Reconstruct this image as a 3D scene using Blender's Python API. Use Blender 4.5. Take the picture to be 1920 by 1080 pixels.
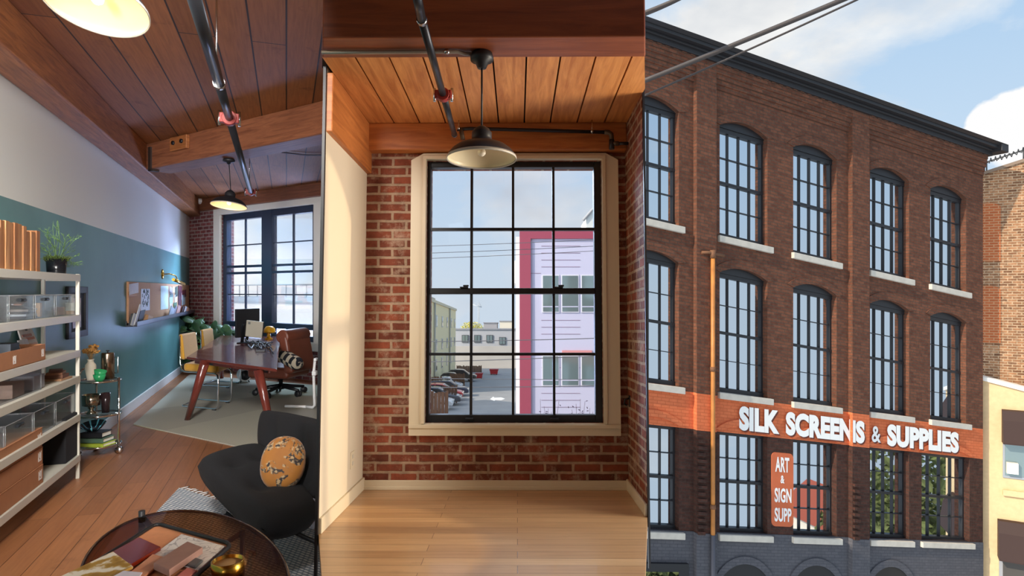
import bpy, bmesh, math, random
from mathutils import Vector as V, Matrix
random.seed(7)
sc = bpy.context.scene
col = sc.collection
for o in list(bpy.data.objects): bpy.data.objects.remove(o)
# ------------------------------------------------------------------ camera
H = 1.74                       # lens height over the office floor
ZTOP = H+2.05                # plank ceiling of the office
F = 1200.0                     # focal length in pixels of a 1920 px wide frame
CX, CY = 960.0, 545.0          # where the lens axis meets the frame
CAM = V((0, 0, H))
cd = bpy.data.cameras.new('camera'); cam = bpy.data.objects.new('camera', cd); col.objects.link(cam)
cam.location = CAM; cam.rotation_euler = (math.pi/2, 0, 0)
cd.sensor_width = 36; cd.lens = 36*F/1920; cd.shift_y = (CY-540)/1920; cd.clip_start = .05; cd.clip_end = 2000
sc.camera = cam
sc.view_settings.view_transform = 'Standard'; sc.view_settings.look = 'None'
sc.view_settings.exposure = 0.0; sc.view_settings.gamma = 1.0; sc.view_settings.use_curve_mapping = False
# ------------------------------------------------------------------ node helpers
def newmat(name):
    m = bpy.data.materials.new(name); m.use_nodes = True
    nt = m.node_tree; nt.nodes.clear()
    out = nt.nodes.new('ShaderNodeOutputMaterial'); b = nt.nodes.new('ShaderNodeBsdfPrincipled')
    nt.links.new(b.outputs[0], out.inputs[0])
    return m, nt, b
def N(nt, typ, **kw):
    n = nt.nodes.new(typ)
    for k, v in kw.items():
        if k in n.inputs: n.inputs[k].default_value = v
        else: setattr(n, k, v)
    return n
def s2l(c):
    return tuple((x/12.92 if x <= .04045 else ((x+.055)/1.055)**2.4) for x in c[:3])+(1,)
def hx(r, g, b): return s2l((r/255, g/255, b/255))
def ramp(nt, fac, stops):
    r = nt.nodes.new('ShaderNodeValToRGB'); e = r.color_ramp.elements
    while len(e) < len(stops): e.new(.5)
    for i, (p, c) in enumerate(stops): e[i].position = p; e[i].color = c
    nt.links.new(fac, r.inputs[0]); return r
def mix(nt, fac, a, b, mode='MIX'):
    m = nt.nodes.new('ShaderNodeMix'); m.data_type = 'RGBA'; m.blend_type = mode
    for s, i in ((fac, 0), (a, 6), (b, 7)):
        if hasattr(s, 'links'): nt.links.new(s, m.inputs[i])
        else: m.inputs[i].default_value = s
    return m.outputs[2]
# ------------------------------------------------------------------ sky
w = bpy.data.worlds.new('sky'); sc.world = w; w.use_nodes = True
nt = w.node_tree; nt.nodes.clear()
wo = nt.nodes.new('ShaderNodeOutputWorld'); bg = nt.nodes.new('ShaderNodeBackground')
tc = nt.nodes.new('ShaderNodeTexCoord')
sep = nt.nodes.new('ShaderNodeSeparateXYZ'); nt.links.new(tc.outputs['Generated'], sep.inputs[0])
grad = ramp(nt, sep.outputs['Z'], [(0, hx(214, 228, 240)), (.12, hx(205, 226, 245)), (.45, hx(165, 202, 238)), (1, hx(105, 155, 215))])
mp = N(nt, 'ShaderNodeMapping'); mp.inputs['Scale'].default_value = (1.0, 1.0, 1.9); mp.inputs['Location'].default_value = (.35, .1, .62)
nt.links.new(tc.outputs['Generated'], mp.inputs['Vector'])
cn = N(nt, 'ShaderNodeTexNoise', Scale=2.6, Detail=9.0, Roughness=.56, Distortion=.25); nt.links.new(mp.outputs[0], cn.inputs['Vector'])
# more cloud towards the left of the view, clearer blue on the right
lx = N(nt, 'ShaderNodeMath', operation='MULTIPLY_ADD'); nt.links.new(sep.outputs['X'], lx.inputs[0]); lx.inputs[1].default_value = -.16
nt.links.new(cn.outputs['Fac'], lx.inputs[2])
cm = ramp(nt, lx.outputs[0], [(.44, (0, 0, 0, 1)), (.60, (1, 1, 1, 1))])
cc = N(nt, 'ShaderNodeTexNoise', Scale=4.5, Detail=6.0); nt.links.new(mp.outputs[0], cc.inputs['Vector'])
ccol = ramp(nt, cc.outputs['Fac'], [(.35, hx(206, 212, 220)), (.62, hx(250, 250, 248))])
# one bright cumulus low on the right
cdir = V(((1905-CX)/F, 1, (CY-245)/F)).normalized()
dn = N(nt, 'ShaderNodeVectorMath', operation='DOT_PRODUCT'); nt.links.new(tc.outputs['Generated'], dn.inputs[0]); dn.inputs[1].default_value = cdir
pn = N(nt, 'ShaderNodeTexNoise', Scale=13.0, Detail=7.0); nt.links.new(tc.outputs['Generated'], pn.inputs['Vector'])
ps = N(nt, 'ShaderNodeMath', operation='MULTIPLY_ADD'); nt.links.new(dn.outputs['Value'], ps.inputs[0]); ps.inputs[1].default_value = 1000; ps.inputs[2].default_value = -1000
pa = N(nt, 'ShaderNodeMath', operation='MULTIPLY_ADD'); nt.links.new(pn.outputs['Fac'], pa.inputs[0]); pa.inputs[1].default_value = 3.0
nt.links.new(ps.outputs[0], pa.inputs[2])
pm = ramp(nt, pa.outputs[0], [(.25, (0, 0, 0, 1)), (.5, (1, 1, 1, 1))])
sky = mix(nt, cm.outputs[0], grad.outputs[0], ccol.outputs[0])
sky = mix(nt, pm.outputs[0], sky, (1.0, 1.0, 1.0, 1))
nt.links.new(sky, bg.inputs[0])
# the sky is brighter on the sun's side, to the left
bs = N(nt, 'ShaderNodeMapRange'); nt.links.new(sep.outputs['X'], bs.inputs['Value']); bs.inputs['From Min'].default_value = -.45; bs.inputs['From Max'].default_value = -.2; bs.inputs['To Min'].default_value = 2.7; bs.inputs['To Max'].default_value = 1.0
nt.links.new(bs.outputs[0], bg.inputs[1])
nt.links.new(bg.outputs[0], wo.inputs[0])
# ------------------------------------------------------------------ lights
UH = V((3290, 1200, 0)).normalized(); NH = V((UH.y, -UH.x, 0))     # the street front's run and its outward normal
sd = bpy.data.lights.new('sun', 'SUN'); sun = bpy.data.objects.new('sun', sd); col.objects.link(sun)
sdir = (-UH*.76 + NH*.11 + V((0, 0, .52))).normalized()
sun.rotation_euler = sdir.to_track_quat('Z', 'Y').to_euler(); sun.location = (-30, -20, 30)
sd.energy = 4.6; sd.angle = .009; sd.color = (1, .86, .68)
def area(name, loc, target, sx, sy, power, color, spread=3.14):
    d = bpy.data.lights.new(name, 'AREA'); d.shape = 'RECTANGLE'; d.size = sx; d.size_y = sy; d.energy = power; d.color = color; d.spread = spread
    o = bpy.data.objects.new(name, d); col.objects.link(o); o.location = loc
    o.rotation_euler = (V(loc)-V(target)).to_track_quat('Z', 'Y').to_euler(); o.visible_camera = True
    return o

# daylight of the office window, from the sky above it, and unseen fill lamps
area('office_window_daylight', (-5.0, 15.2, H+3.4), (-4.0, 9.0, .6), 3.2, 2.2, 2800, (.60,.78,1))
area('office_upward_fill', (-4.9, 15.6, .3), (-4.2, 9.5, ZTOP), 3.2, 1.2, 700, (.42,.56,1))  # unseen lamp added below the sill to brighten ceiling and timbers
area('loft_window_daylight', (0.0, 6.4, H+2.5), (0.1, 3.4, .6), 1.9, 1.6, 110, (.95,.97,1))
area('rear_office_fill', (-1.72, -.6, H+.1), (-3.5, 6.0, H+.25), .45, 2.4, 48, (.99,.97,.97), .86)  # fill added behind the lens; the rear wall has no window
area('office_overhead_fill', (-1.5, 1.6, H+1.75), (-3.6, 6.2, H-.3), .7, .7, 80, (1,.96,.91), 1.5)  # unseen fill added overhead for the shelf fronts; no fitting hangs there
area('loft_side_window_daylight', (3.75, 3.0, H-.3), (-.6, 4.2, H+.1), 1.5, 2.0, 150, (1,.90,.76), 2.4)
# low sun through the loft's side window (outside the picture on the right)
ssd = bpy.data.lights.new('side_window_sun', 'SPOT'); sso = bpy.data.objects.new('side_window_sun', ssd); col.objects.link(sso)
sso.location = (6.6, 3.25, H+2.6); sso.rotation_euler = (V(sso.location)-V((-1.02, 3.36, H-.42))).to_track_quat('Z', 'Y').to_euler()
ssd.energy = 1300; ssd.color = (1,.80,.52); ssd.spot_size = math.radians(17.5); ssd.spot_blend = .02; ssd.shadow_soft_size = .03
# ------------------------------------------------------------------ geometry helpers
class Fr:
    """a measuring frame: origin and three directions"""
    def __init__(s, o, a=(1,0,0), b=(0,1,0), c=(0,0,1)): s.o, s.a, s.b, s.c = V(o), V(a), V(b), V(c)
    def p(s, a, b, c): return s.o+s.a*a+s.b*b+s.c*c
    def at(s, a, b, c): return Fr(s.p(a,b,c), s.a, s.b, s.c)
    def turn(s, ang, ax='c'):
        k = {'a': s.a, 'b': s.b, 'c': s.c}[ax]; R = Matrix.Rotation(ang, 3, k)
        return Fr(s.o, R@s.a, R@s.b, R@s.c)
W0 = Fr((0,0,0))
def yaw(o, ang): return Fr(o).turn(ang)
class MB:
    def __init__(s): s.v, s.l, s.f, s.sm = [], [], [], []
    def add(s, fr, pts, faces, smooth=False):
        n = len(s.v)
        for p in pts: s.v.append(fr.p(*p)); s.l.append(V(p))
        for f in faces: s.f.append([n+i for i in f]); s.sm.append(smooth)
        return s
    def box(s, fr, a0, a1, b0, b1, c0, c1):
        return s.add(fr, [(a0,b0,c0),(a1,b0,c0),(a1,b1,c0),(a0,b1,c0),(a0,b0,c1),(a1,b0,c1),(a1,b1,c1),(a0,b1,c1)],
            [(3,2,1,0),(4,5,6,7),(0,1,5,4),(1,2,6,5),(2,3,7,6),(3,0,4,7)])
    def prism(s, fr, poly, c0, c1, plane='ab'):
        n = len(poly)
        f = {'ab': lambda x, y, c: (x, y, c), 'ac': lambda x, y, c: (x, c, y), 'bc': lambda x, y, c: (c, x, y)}[plane]
        pts = [f(x, y, c0) for x, y in poly]+[f(x, y, c1) for x, y in poly]
        return s.add(fr, pts, [tuple(range(n))[::-1], tuple(range(n, 2*n))]+[(i, (i+1)%n, n+(i+1)%n, n+i) for i in range(n)])
    def tube(s, path, r, n=10, fr=W0, cap=True, smooth=True):
        P = [fr.p(*p) for p in path]; rs = r if isinstance(r, (list, tuple)) else [r]*len(P)
        up = None; rings = []; dist = 0
        for i, p in enumerate(P):
            t = (P[min(i+1, len(P)-1)]-P[max(i-1, 0)])
            t = t.normalized() if t.length > 1e-9 else V((0,0,1))
            if up is None: up = t.orthogonal().normalized()
            up = (up-t*up.dot(t)); up = up.normalized() if up.length > 1e-6 else t.orthogonal().normalized()
            sd_ = t.cross(up)
            if i: dist += (p-P[i-1]).length
            ring = []
            for k in range(n):
                a = 2*math.pi*k/n
                s.v.append(p+(up*math.cos(a)+sd_*math.sin(a))*rs[i]); s.l.append(V((dist, rs[i]*a, 0))); ring.append(len(s.v)-1)
            rings.append(ring)
        for q, w_ in zip(rings, rings[1:]):
            for k in range(n): s.f.append([q[k], q[(k+1)%n], w_[(k+1)%n], w_[k]]); s.sm.append(smooth)
        if cap: s.f.append(rings[0][::-1]); s.sm.append(False); s.f.append(rings[-1][:]); s.sm.append(False)
        return s
    def lathe(s, fr, prof, n=28, closed=False, smooth=True, caps=True):
        """revolve (radius, height) pairs around the frame's c axis"""
        rings = []; base = len(s.v); pts = []
        for r, z in prof:
            rings.append([base+len(pts)+k for k in range(n)])
            for k in range(n):
                a = 2*math.pi*k/n; pts.append((r*math.cos(a), r*math.sin(a), z))
        for p in pts: s.v.append(fr.p(*p)); s.l.append(V(p))
        seq = list(zip(rings, rings[1:]))
        if closed: seq.append((rings[-1], rings[0]))
        for q, w_ in seq:
            for k in range(n): s.f.append([q[k], q[(k+1)%n], w_[(k+1)%n], w_[k]]); s.sm.append(smooth)
        if not closed and caps:
            if prof[0][0] > 1e-5: s.f.append(rings[0][::-1]); s.sm.append(False)
            if prof[-1][0] > 1e-5: s.f.append(rings[-1][:]); s.sm.append(False)
        return s
    def ball(s, fr, ra, rb, rc, n=20, m=12, ex=1.0):
        pts, fc = [], []
        sg = lambda x: math.copysign(abs(x)**ex, x)
        for j in range(m+1):
            ph = -math.pi/2+math.pi*j/m
            for k in range(n):
                th = 2*math.pi*k/n
                pts.append((ra*sg(math.cos(ph))*sg(math.cos(th)), rb*sg(math.cos(ph))*sg(math.sin(th)), rc*sg(math.sin(ph))))
        for j in range(m):
            for k in range(n): fc.append((j*n+k, j*n+(k+1)%n, (j+1)*n+(k+1)%n, (j+1)*n+k))
        return s.add(fr, pts, fc, True)
    def grid(s, fn, nu, nv, fr=W0, thick=None, smooth=True):
        """a sheet fn(u,v) with optional thickness down the local c axis"""
        pts = [fn(i/nu, j/nv) for j in range(nv+1) for i in range(nu+1)]
        q = lambda i, j: j*(nu+1)+i
        fc = [(q(i,j), q(i+1,j), q(i+1,j+1), q(i,j+1)) for j in range(nv) for i in range(nu)]
        if thick:
            n = len(pts); pts = pts+[(p[0], p[1], p[2]-thick) for p in pts]
            fc += [tuple(n+k for k in f[::-1]) for f in fc]
            rim = [q(i,0) for i in range(nu)]+[q(nu,j) for j in range(nv)]+[q(i,nv) for i in range(nu,0,-1)]+[q(0,j) for j in range(nv,0,-1)]
            fc += [(rim[k], n+rim[k], n+rim[(k+1)%len(rim)], rim[(k+1)%len(rim)])[::-1] for k in range(len(rim))]
            fc = [f[::-1] for f in fc] if False else fc
        return s.add(fr, pts, fc, smooth)
    def build(s, name, mat, parent=None, bevel=0, subsurf=0, seg=2):
        zs = [p.z for p in s.v]
        if parent is None:
            xs = [p.x for p in s.v]; ys = [p.y for p in s.v]
            org = V(((min(xs)+max(xs))/2, (min(ys)+max(ys))/2, min(zs)))
        else: org = WL[parent.name]
        me = bpy.data.meshes.new(name)
        me.from_pydata([p-org for p in s.v], [], s.f)
        uv = me.uv_layers.new(name='UVMap').data
        for pi, pl in enumerate(me.polygons):
            pl.use_smooth = s.sm[pi]
            vs = [s.l[i] for i in s.f[pi]]
            nr = V((0,0,0))
            for i in range(len(vs)):
                a, b = vs[i], vs[(i+1)%len(vs)]
                nr += V(((a.y-b.y)*(a.z+b.z), (a.z-b.z)*(a.x+b.x), (a.x-b.x)*(a.y+b.y)))
            ax = max(range(3), key=lambda k: abs(nr[k]))
            for li, p in zip(pl.loop_indices, vs):
                uv[li].uv = (p.x, p.z) if ax == 1 else ((p.y, p.z) if ax == 0 else (p.x, p.y))
        bm = bmesh.new(); bm.from_mesh(me); bmesh.ops.recalc_face_normals(bm, faces=bm.faces); bm.to_mesh(me); bm.free()
        if mat: me.materials.append(mat)
        o = bpy.data.objects.new(name, me); col.objects.link(o)
        if parent is None: o.location = org
        else: o.parent = parent
        WL[o.name] = org
        if bevel:
            m = o.modifiers.new('bevel', 'BEVEL'); m.width = bevel; m.segments = seg; m.limit_method = 'ANGLE'
        if subsurf:
            m = o.modifiers.new('sub', 'SUBSURF'); m.levels = subsurf; m.render_levels = subsurf
        return o
WL = {}
def thing(name, label, cat, loc, group=None):
    o = bpy.data.objects.new(name, None); col.objects.link(o); o.location = V(loc); o.empty_display_size = .1
    WL[o.name] = V(loc); o['label'] = label; o['category'] = cat
    if group: o['group'] = group
    return o
def tag(o, label, cat, group=None, kind=None):
    o['label'] = label; o['category'] = cat
    if group: o['group'] = group
    if kind: o['kind'] = kind
    return o
def struct(o, label=None):
    o['kind'] = 'structure'
    if label: o['label'] = label
    return o
def hole_plate(fr, outer, holes, b0, b1):
    """a slab in the frame's a-c plane with holes cut in it, between depths b0 and b1"""
    cu = bpy.data.curves.new('tmp', 'CURVE'); cu.dimensions = '2D'; cu.fill_mode = 'BOTH'; cu.extrude = abs(b1-b0)/2
    for loop in [outer]+holes:
        sp = cu.splines.new('POLY'); sp.points.add(len(loop)-1); sp.use_cyclic_u = True
        for i, (x, y) in enumerate(loop): sp.points[i].co = (x, y, 0, 1)
    ob = bpy.data.objects.new('tmp', cu); col.objects.link(ob)
    bpy.context.view_layer.update()
    dg = bpy.context.evaluated_depsgraph_get(); me = bpy.data.meshes.new_from_object(ob.evaluated_get(dg))
    mb = MB(); mid = (b0+b1)/2
    mb.add(fr, [(v.co.x, mid+v.co.z, v.co.y) for v in me.vertices], [tuple(p.vertices) for p in me.polygons])
    bpy.data.objects.remove(ob); bpy.data.curves.remove(cu); bpy.data.meshes.remove(me)
    return mb
# ------------------------------------------------------------------ reading positions off the lens
def ray(px, py): return V(((px-CX)/F, 1, (CY-py)/F))
def on_plane(px, py, p0, n):
    d = ray(px, py); n = V(n); return CAM+d*((V(p0)-CAM).dot(n)/d.dot(n))
def on_z(px, py, z): return on_plane(px, py, (0,0,z), (0,0,1))
def at(px, py, Y): return CAM+ray(px, py)*Y
# ------------------------------------------------------------------ materials
def plain(name, c, rough=.6, metal=0, spec=.5, noise=0, nscale=8, bump=0, emis=None, es=0, coat=0, sheen=0):
    m, nt, b = newmat(name)
    b.inputs['Base Color'].default_value = c; b.inputs['Roughness'].default_value = rough; b.inputs['Metallic'].default_value = metal
    b.inputs['Specular IOR Level'].default_value = spec; b.inputs['Coat Weight'].default_value = coat; b.inputs['Sheen Weight'].default_value = sheen
    if noise or bump:
        tcn = nt.nodes.new('ShaderNodeTexCoord')
        n = N(nt, 'ShaderNodeTexNoise', Scale=float(nscale), Detail=5.0); nt.links.new(tcn.outputs['Object'], n.inputs['Vector'])
        if noise:
            r = ramp(nt, n.outputs['Fac'], [(.3, tuple(x*(1-noise) for x in c[:3])+(1,)), (.7, tuple(min(1, x*(1+noise)) for x in c[:3])+(1,))])
            nt.links.new(r.outputs[0], b.inputs['Base Color'])
        if bump:
            bp = N(nt, 'ShaderNodeBump', Strength=bump, Distance=.01); nt.links.new(n.outputs['Fac'], bp.inputs['Height']); nt.links.new(bp.outputs[0], b.inputs['Normal'])
    if emis: b.inputs['Emission Color'].default_value = emis; b.inputs['Emission Strength'].default_value = es
    return m
def uvmap(nt, scale=(1,1,1), rot=0):
    t = nt.nodes.new('ShaderNodeUVMap'); m = N(nt, 'ShaderNodeMapping'); m.inputs['Scale'].default_value = scale; m.inputs['Rotation'].default_value = (0,0,rot)
    nt.links.new(t.outputs[0], m.inputs['Vector']); return m.outputs[0]
def brickmat(name, c1, c2, mortar, bw=.2, rh=.068, ms=.010, white=0, wcol=(.6,.55,.48,1), dark=.3, bump=.5, rough=.88, vary=None):
    m, nt, b = newmat(name)
    uv = uvmap(nt)
    wob = N(nt, 'ShaderNodeTexNoise', Scale=14.0, Detail=3.0); nt.links.new(uv, wob.inputs['Vector'])
    wv = N(nt, 'ShaderNodeVectorMath', operation='MULTIPLY_ADD'); nt.links.new(wob.outputs['Color'], wv.inputs[0]); wv.inputs[1].default_value = (.012,.008,0); nt.links.new(uv, wv.inputs[2])
    bt = N(nt, 'ShaderNodeTexBrick', Scale=1.0); nt.links.new(wv.outputs[0], bt.inputs['Vector'])
    bt.inputs['Brick Width'].default_value = bw; bt.inputs['Row Height'].default_value = rh; bt.inputs['Mortar Size'].default_value = ms; bt.inputs['Mortar Smooth'].default_value = .25
    bt.inputs['Color1'].default_value = c1; bt.inputs['Color2'].default_value = c2; bt.inputs['Mortar'].default_value = mortar; bt.inputs['Bias'].default_value = -.1
    c = bt.outputs['Color']
    n1 = N(nt, 'ShaderNodeTexNoise', Scale=9.0, Detail=8.0, Roughness=.7); nt.links.new(uv, n1.inputs['Vector'])
    c = mix(nt, ramp(nt, n1.outputs['Fac'], [(.35, (1,1,1,1)), (.65, (0,0,0,1))]).outputs[0], c, mix(nt, 1.0, c, (1-dark, 1-dark, 1-dark, 1), 'MULTIPLY'))
    if white:
        n2 = N(nt, 'ShaderNodeTexNoise', Scale=5.0, Detail=10.0, Roughness=.78); nt.links.new(uv, n2.inputs['Vector'])
        c = mix(nt, ramp(nt, n2.outputs['Fac'], [(.52, (0,0,0,1)), (.66, (white,white,white,1))]).outputs[0], c, wcol)
    nt.links.new(c, b.inputs['Base Color']); b.inputs['Roughness'].default_value = rough; b.inputs['Specular IOR Level'].default_value = .25
    h = N(nt, 'ShaderNodeMath', operation='MULTIPLY_ADD'); nt.links.new(bt.outputs['Fac'], h.inputs[0]); h.inputs[1].default_value = -1.0; nt.links.new(n1.outputs['Fac'], h.inputs[2])
    bp = N(nt, 'ShaderNodeBump', Strength=bump, Distance=.012); nt.links.new(h.outputs[0], bp.inputs['Height']); nt.links.new(bp.outputs[0], b.inputs['Normal'])
    return m
def plankmat(name, c1, c2, seam, length=1.8, width=.13, ms=.002, rough=.4, swap=False, grain=.25, knots=.0, coat=0, gs=1.0):
    m, nt, b = newmat(name)
    uv = uvmap(nt, rot=(math.pi/2 if swap else 0))
    bt = N(nt, 'ShaderNodeTexBrick', Scale=1.0); nt.links.new(uv, bt.inputs['Vector']); bt.offset = .37; bt.offset_frequency = 2
    bt.inputs['Brick Width'].default_value = length; bt.inputs['Row Height'].default_value = width; bt.inputs['Mortar Size'].default_value = ms; bt.inputs['Mortar Smooth'].default_value = .1
    bt.inputs['Color1'].default_value = c1; bt.inputs['Color2'].default_value = c2; bt.inputs['Mortar'].default_value = seam
    gm = N(nt, 'ShaderNodeMapping'); gm.inputs['Scale'].default_value = (1.2*gs, 22*gs, 1); nt.links.new(uv, gm.inputs['Vector'])
    g = N(nt, 'ShaderNodeTexNoise', Scale=2.0, Detail=7.0, Roughness=.6, Distortion=.6); nt.links.new(gm.outputs[0], g.inputs['Vector'])
    c = mix(nt, ramp(nt, g.outputs['Fac'], [(.35, (grain,grain,grain,1)), (.62, (0,0,0,1))]).outputs[0], bt.outputs['Color'], mix(nt, 1.0, bt.outputs['Color'], (.5,.42,.36,1), 'MULTIPLY'))
    if knots:
        k = N(nt, 'ShaderNodeTexNoise', Scale=3.2, Detail=4.0, Roughness=.65); nt.links.new(uv, k.inputs['Vector'])
        c = mix(nt, ramp(nt, k.outputs['Fac'], [(.60, (0,0,0,1)), (.72, (knots,knots,knots,1))]).outputs[0], c, mix(nt, 1.0, c, (.45,.36,.3,1), 'MULTIPLY'))
    nt.links.new(c, b.inputs['Base Color']); b.inputs['Roughness'].default_value = rough; b.inputs['Coat Weight'].default_value = coat
    bp = N(nt, 'ShaderNodeBump', Strength=.3, Distance=.004, invert=True); nt.links.new(bt.outputs['Fac'], bp.inputs['Height']); nt.links.new(bp.outputs[0], b.inputs['Normal'])
    return m
def woodmat(name, c1, c2, rough=.5, stretch=(1.5, 18, 18), scale=1.6, coat=0, worn=0):
    """grain along the local u direction of every face"""
    m, nt, b = newmat(name)
    uv = uvmap(nt, stretch)
    g = N(nt, 'ShaderNodeTexNoise', Scale=scale, Detail=8.0, Roughness=.62, Distortion=.8); nt.links.new(uv, g.inputs['Vector'])
    c = ramp(nt, g.outputs['Fac'], [(.3, c1), (.68, c2)]).outputs[0]
    if worn:
        u2 = uvmap(nt); n2 = N(nt, 'ShaderNodeTexNoise', Scale=5.0, Detail=9.0, Roughness=.7); nt.links.new(u2, n2.inputs['Vector'])
        c = mix(nt, ramp(nt, n2.outputs['Fac'], [(.64, (0,0,0,1)), (.74, (worn,worn,worn,1))]).outputs[0], c, (.45,.34,.22,1))
    nt.links.new(c, b.inputs['Base Color']); b.inputs['Roughness'].default_value = rough; b.inputs['Coat Weight'].default_value = coat
    bp = N(nt, 'ShaderNodeBump', Strength=.25, Distance=.006); nt.links.new(g.outputs['Fac'], bp.inputs['Height']); nt.links.new(bp.outputs[0], b.inputs['Normal'])
    return m
def glassmat(name, tint=(1,1,1,1), refl=.08, rough=.02, op=0.0, fk=.6):
    """thin pane: mostly see-through, part mirror, optional milky share"""
    m = bpy.data.materials.new(name); m.use_nodes = True; nt = m.node_tree; nt.nodes.clear()
    out = nt.nodes.new('ShaderNodeOutputMaterial'); tr = nt.nodes.new('ShaderNodeBsdfTransparent'); tr.inputs[0].default_value = tint
    gl = N(nt, 'ShaderNodeBsdfGlossy', Roughness=rough); df = nt.nodes.new('ShaderNodeBsdfDiffuse'); df.inputs[0].default_value = (.75,.78,.8,1)
    fr = N(nt, 'ShaderNodeLayerWeight', Blend=.25); ad = N(nt, 'ShaderNodeMath', operation='MULTIPLY_ADD'); nt.links.new(fr.outputs['Fresnel'], ad.inputs[0]); ad.inputs[1].default_value = fk; ad.inputs[2].default_value = refl
    ad.use_clamp = True
    m1 = nt.nodes.new('ShaderNodeMixShader'); nt.links.new(ad.outputs[0], m1.inputs[0]); nt.links.new(tr.outputs[0], m1.inputs[1]); nt.links.new(gl.outputs[0], m1.inputs[2])
    m2 = nt.nodes.new('ShaderNodeMixShader'); m2.inputs[0].default_value = op; nt.links.new(m1.outputs[0], m2.inputs[1]); nt.links.new(df.outputs[0], m2.inputs[2])
    nt.links.new(m2.outputs[0], out.inputs[0]); return m
M = {}
M['black'] = plain('black_paint', hx(26,26,30), .45)
M['blackmetal'] = plain('black_metal', hx(32,33,36), .35, .4)
M['steel'] = plain('steel', (.62,.62,.63,1), .22, 1)
M['chrome'] = plain('chrome', (.78,.79,.8,1), .08, 1)
M['brass'] = plain('brass', hx(196,150,60), .25, 1)
M['red'] = plain('red_coupling', hx(150,42,34), .5)
M['white'] = plain('white_paint', hx(236,232,222), .55)
M['trimwhite'] = plain('trim_white', hx(222,208,180), .5)
M['pane'] = glassmat('window_pane', (.97,.98,1,1), .03)
M['enamel'] = plain('cream_enamel', hx(236,222,186), .35)
# ================================================================== THE OFFICE (left)
DW = V((-.3525, 1, 0)).normalized()          # run of the long office wall, away from the lens
NW = V((DW.y, -DW.x, 0))                     # out of that wall into the room
PW = V((-2.24, 0, 0))                        # a point on it
W = Fr(PW, DW, NW, (0,0,1))                  # wall frame: a along, b off the wall, c up
def onw(px, py, off=0): return on_plane(px, py, PW+NW*off, NW)
def wac(px, py, off=0):
    d = onw(px, py, off)-PW; return d.dot(DW), d.z
CORN = onw(355, 545)
EW = V((.831, -.556, 0)).normalized()        # run of the end wall, to the right
NE = V((EW.y, -EW.x, 0)) if V((EW.y, -EW.x, 0)).y < 0 else V((-EW.y, EW.x, 0))
E = Fr((CORN.x, CORN.y, 0), EW, NE, (0,0,1))
def eac(px, py, off=0):
    d = on_plane(px, py, E.o+NE*off, NE)-E.o; return d.dot(EW), d.z
ZB, ZC = H+1.69, H+2.05                      # underside of the timbers, plank ceiling
a0w, a1w = -2.2, (E.o-PW).dot(DW)
ae = 4.75                                    # length of the end wall
M['office_floor'] = plankmat('office_oak_floor', hx(176,118,76), hx(150,98,62), hx(88,54,34), 2.2, .17, .0025, .42, grain=.35, knots=.5)
M['ceil1'] = plankmat('office_ceiling_planks', hx(168,104,56), hx(134,80,42), hx(44,26,16), 9.0, .27, .007, .6, grain=.5, knots=.6)
M['timber1'] = woodmat('office_timber', hx(118,68,36), hx(172,108,60), .55)
M['timber1b'] = woodmat('office_crossbeam_timber', hx(108,62,42), hx(150,94,64), .55)
gm_, nt, b = newmat('office_two_tone_paint')
uv = uvmap(nt); sp = nt.nodes.new('ShaderNodeSeparateXYZ'); nt.links.new(uv, sp.inputs[0])
gt = N(nt, 'ShaderNodeMath', operation='GREATER_THAN'); nt.links.new(sp.outputs['Y'], gt.inputs[0]); gt.inputs[1].default_value = H+.745
nn = N(nt, 'ShaderNodeTexNoise', Scale=1.3, Detail=4.0); nt.links.new(uv, nn.inputs['Vector'])
gr = ramp(nt, nn.outputs['Fac'], [(.3, hx(88,134,136)), (.7, hx(100,150,152))])
nt.links.new(mix(nt, gt.outputs[0], gr.outputs[0], hx(226,228,222)), b.inputs['Base Color']); b.inputs['Roughness'].default_value = .42
M['paint1'] = gm_
M['brick1'] = brickmat('office_brick', hx(150,84,84), hx(112,62,66), hx(176,160,156), .23, .082, .013, white=.35, wcol=hx(190,170,165), dark=.4)
M['base'] = plain('baseboard_white', hx(232,232,232), .45)
# floor, ceiling, walls. The room runs on behind the glazed room's partition on the right.
pl = [W.p(a0w, -.1, 0), W.p(a1w+.1, -.1, 0), E.p(ae, -.05, 0), V((-1.6, 7.0, 0)), V((-.85, 4.2, 0)), V((-.2, 3.0, 0)), V((-.2, -1.5, 0))]
struct(MB().prism(Fr((0,0,0), DW, -NW, (0,0,1)), [((p).dot(DW), (p).dot(-NW)) for p in pl], -.12, 0).build('floor', M['office_floor']))
struct(MB().prism(Fr((0,0,0), DW, -NW, (0,0,1)), [((p).dot(DW), (p).dot(-NW)) for p in pl], ZC, ZC+.15).build('ceiling', M['ceil1']))
struct(MB().box(W, a0w, a1w+.2, -.2, 0, -.1, ZC+.1).build('wall_left', M['paint1']))
struct(MB().box(W, a0w, a1w, 0, .022, 0, .15).build('baseboard_left', M['base'], bevel=.006))
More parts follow.
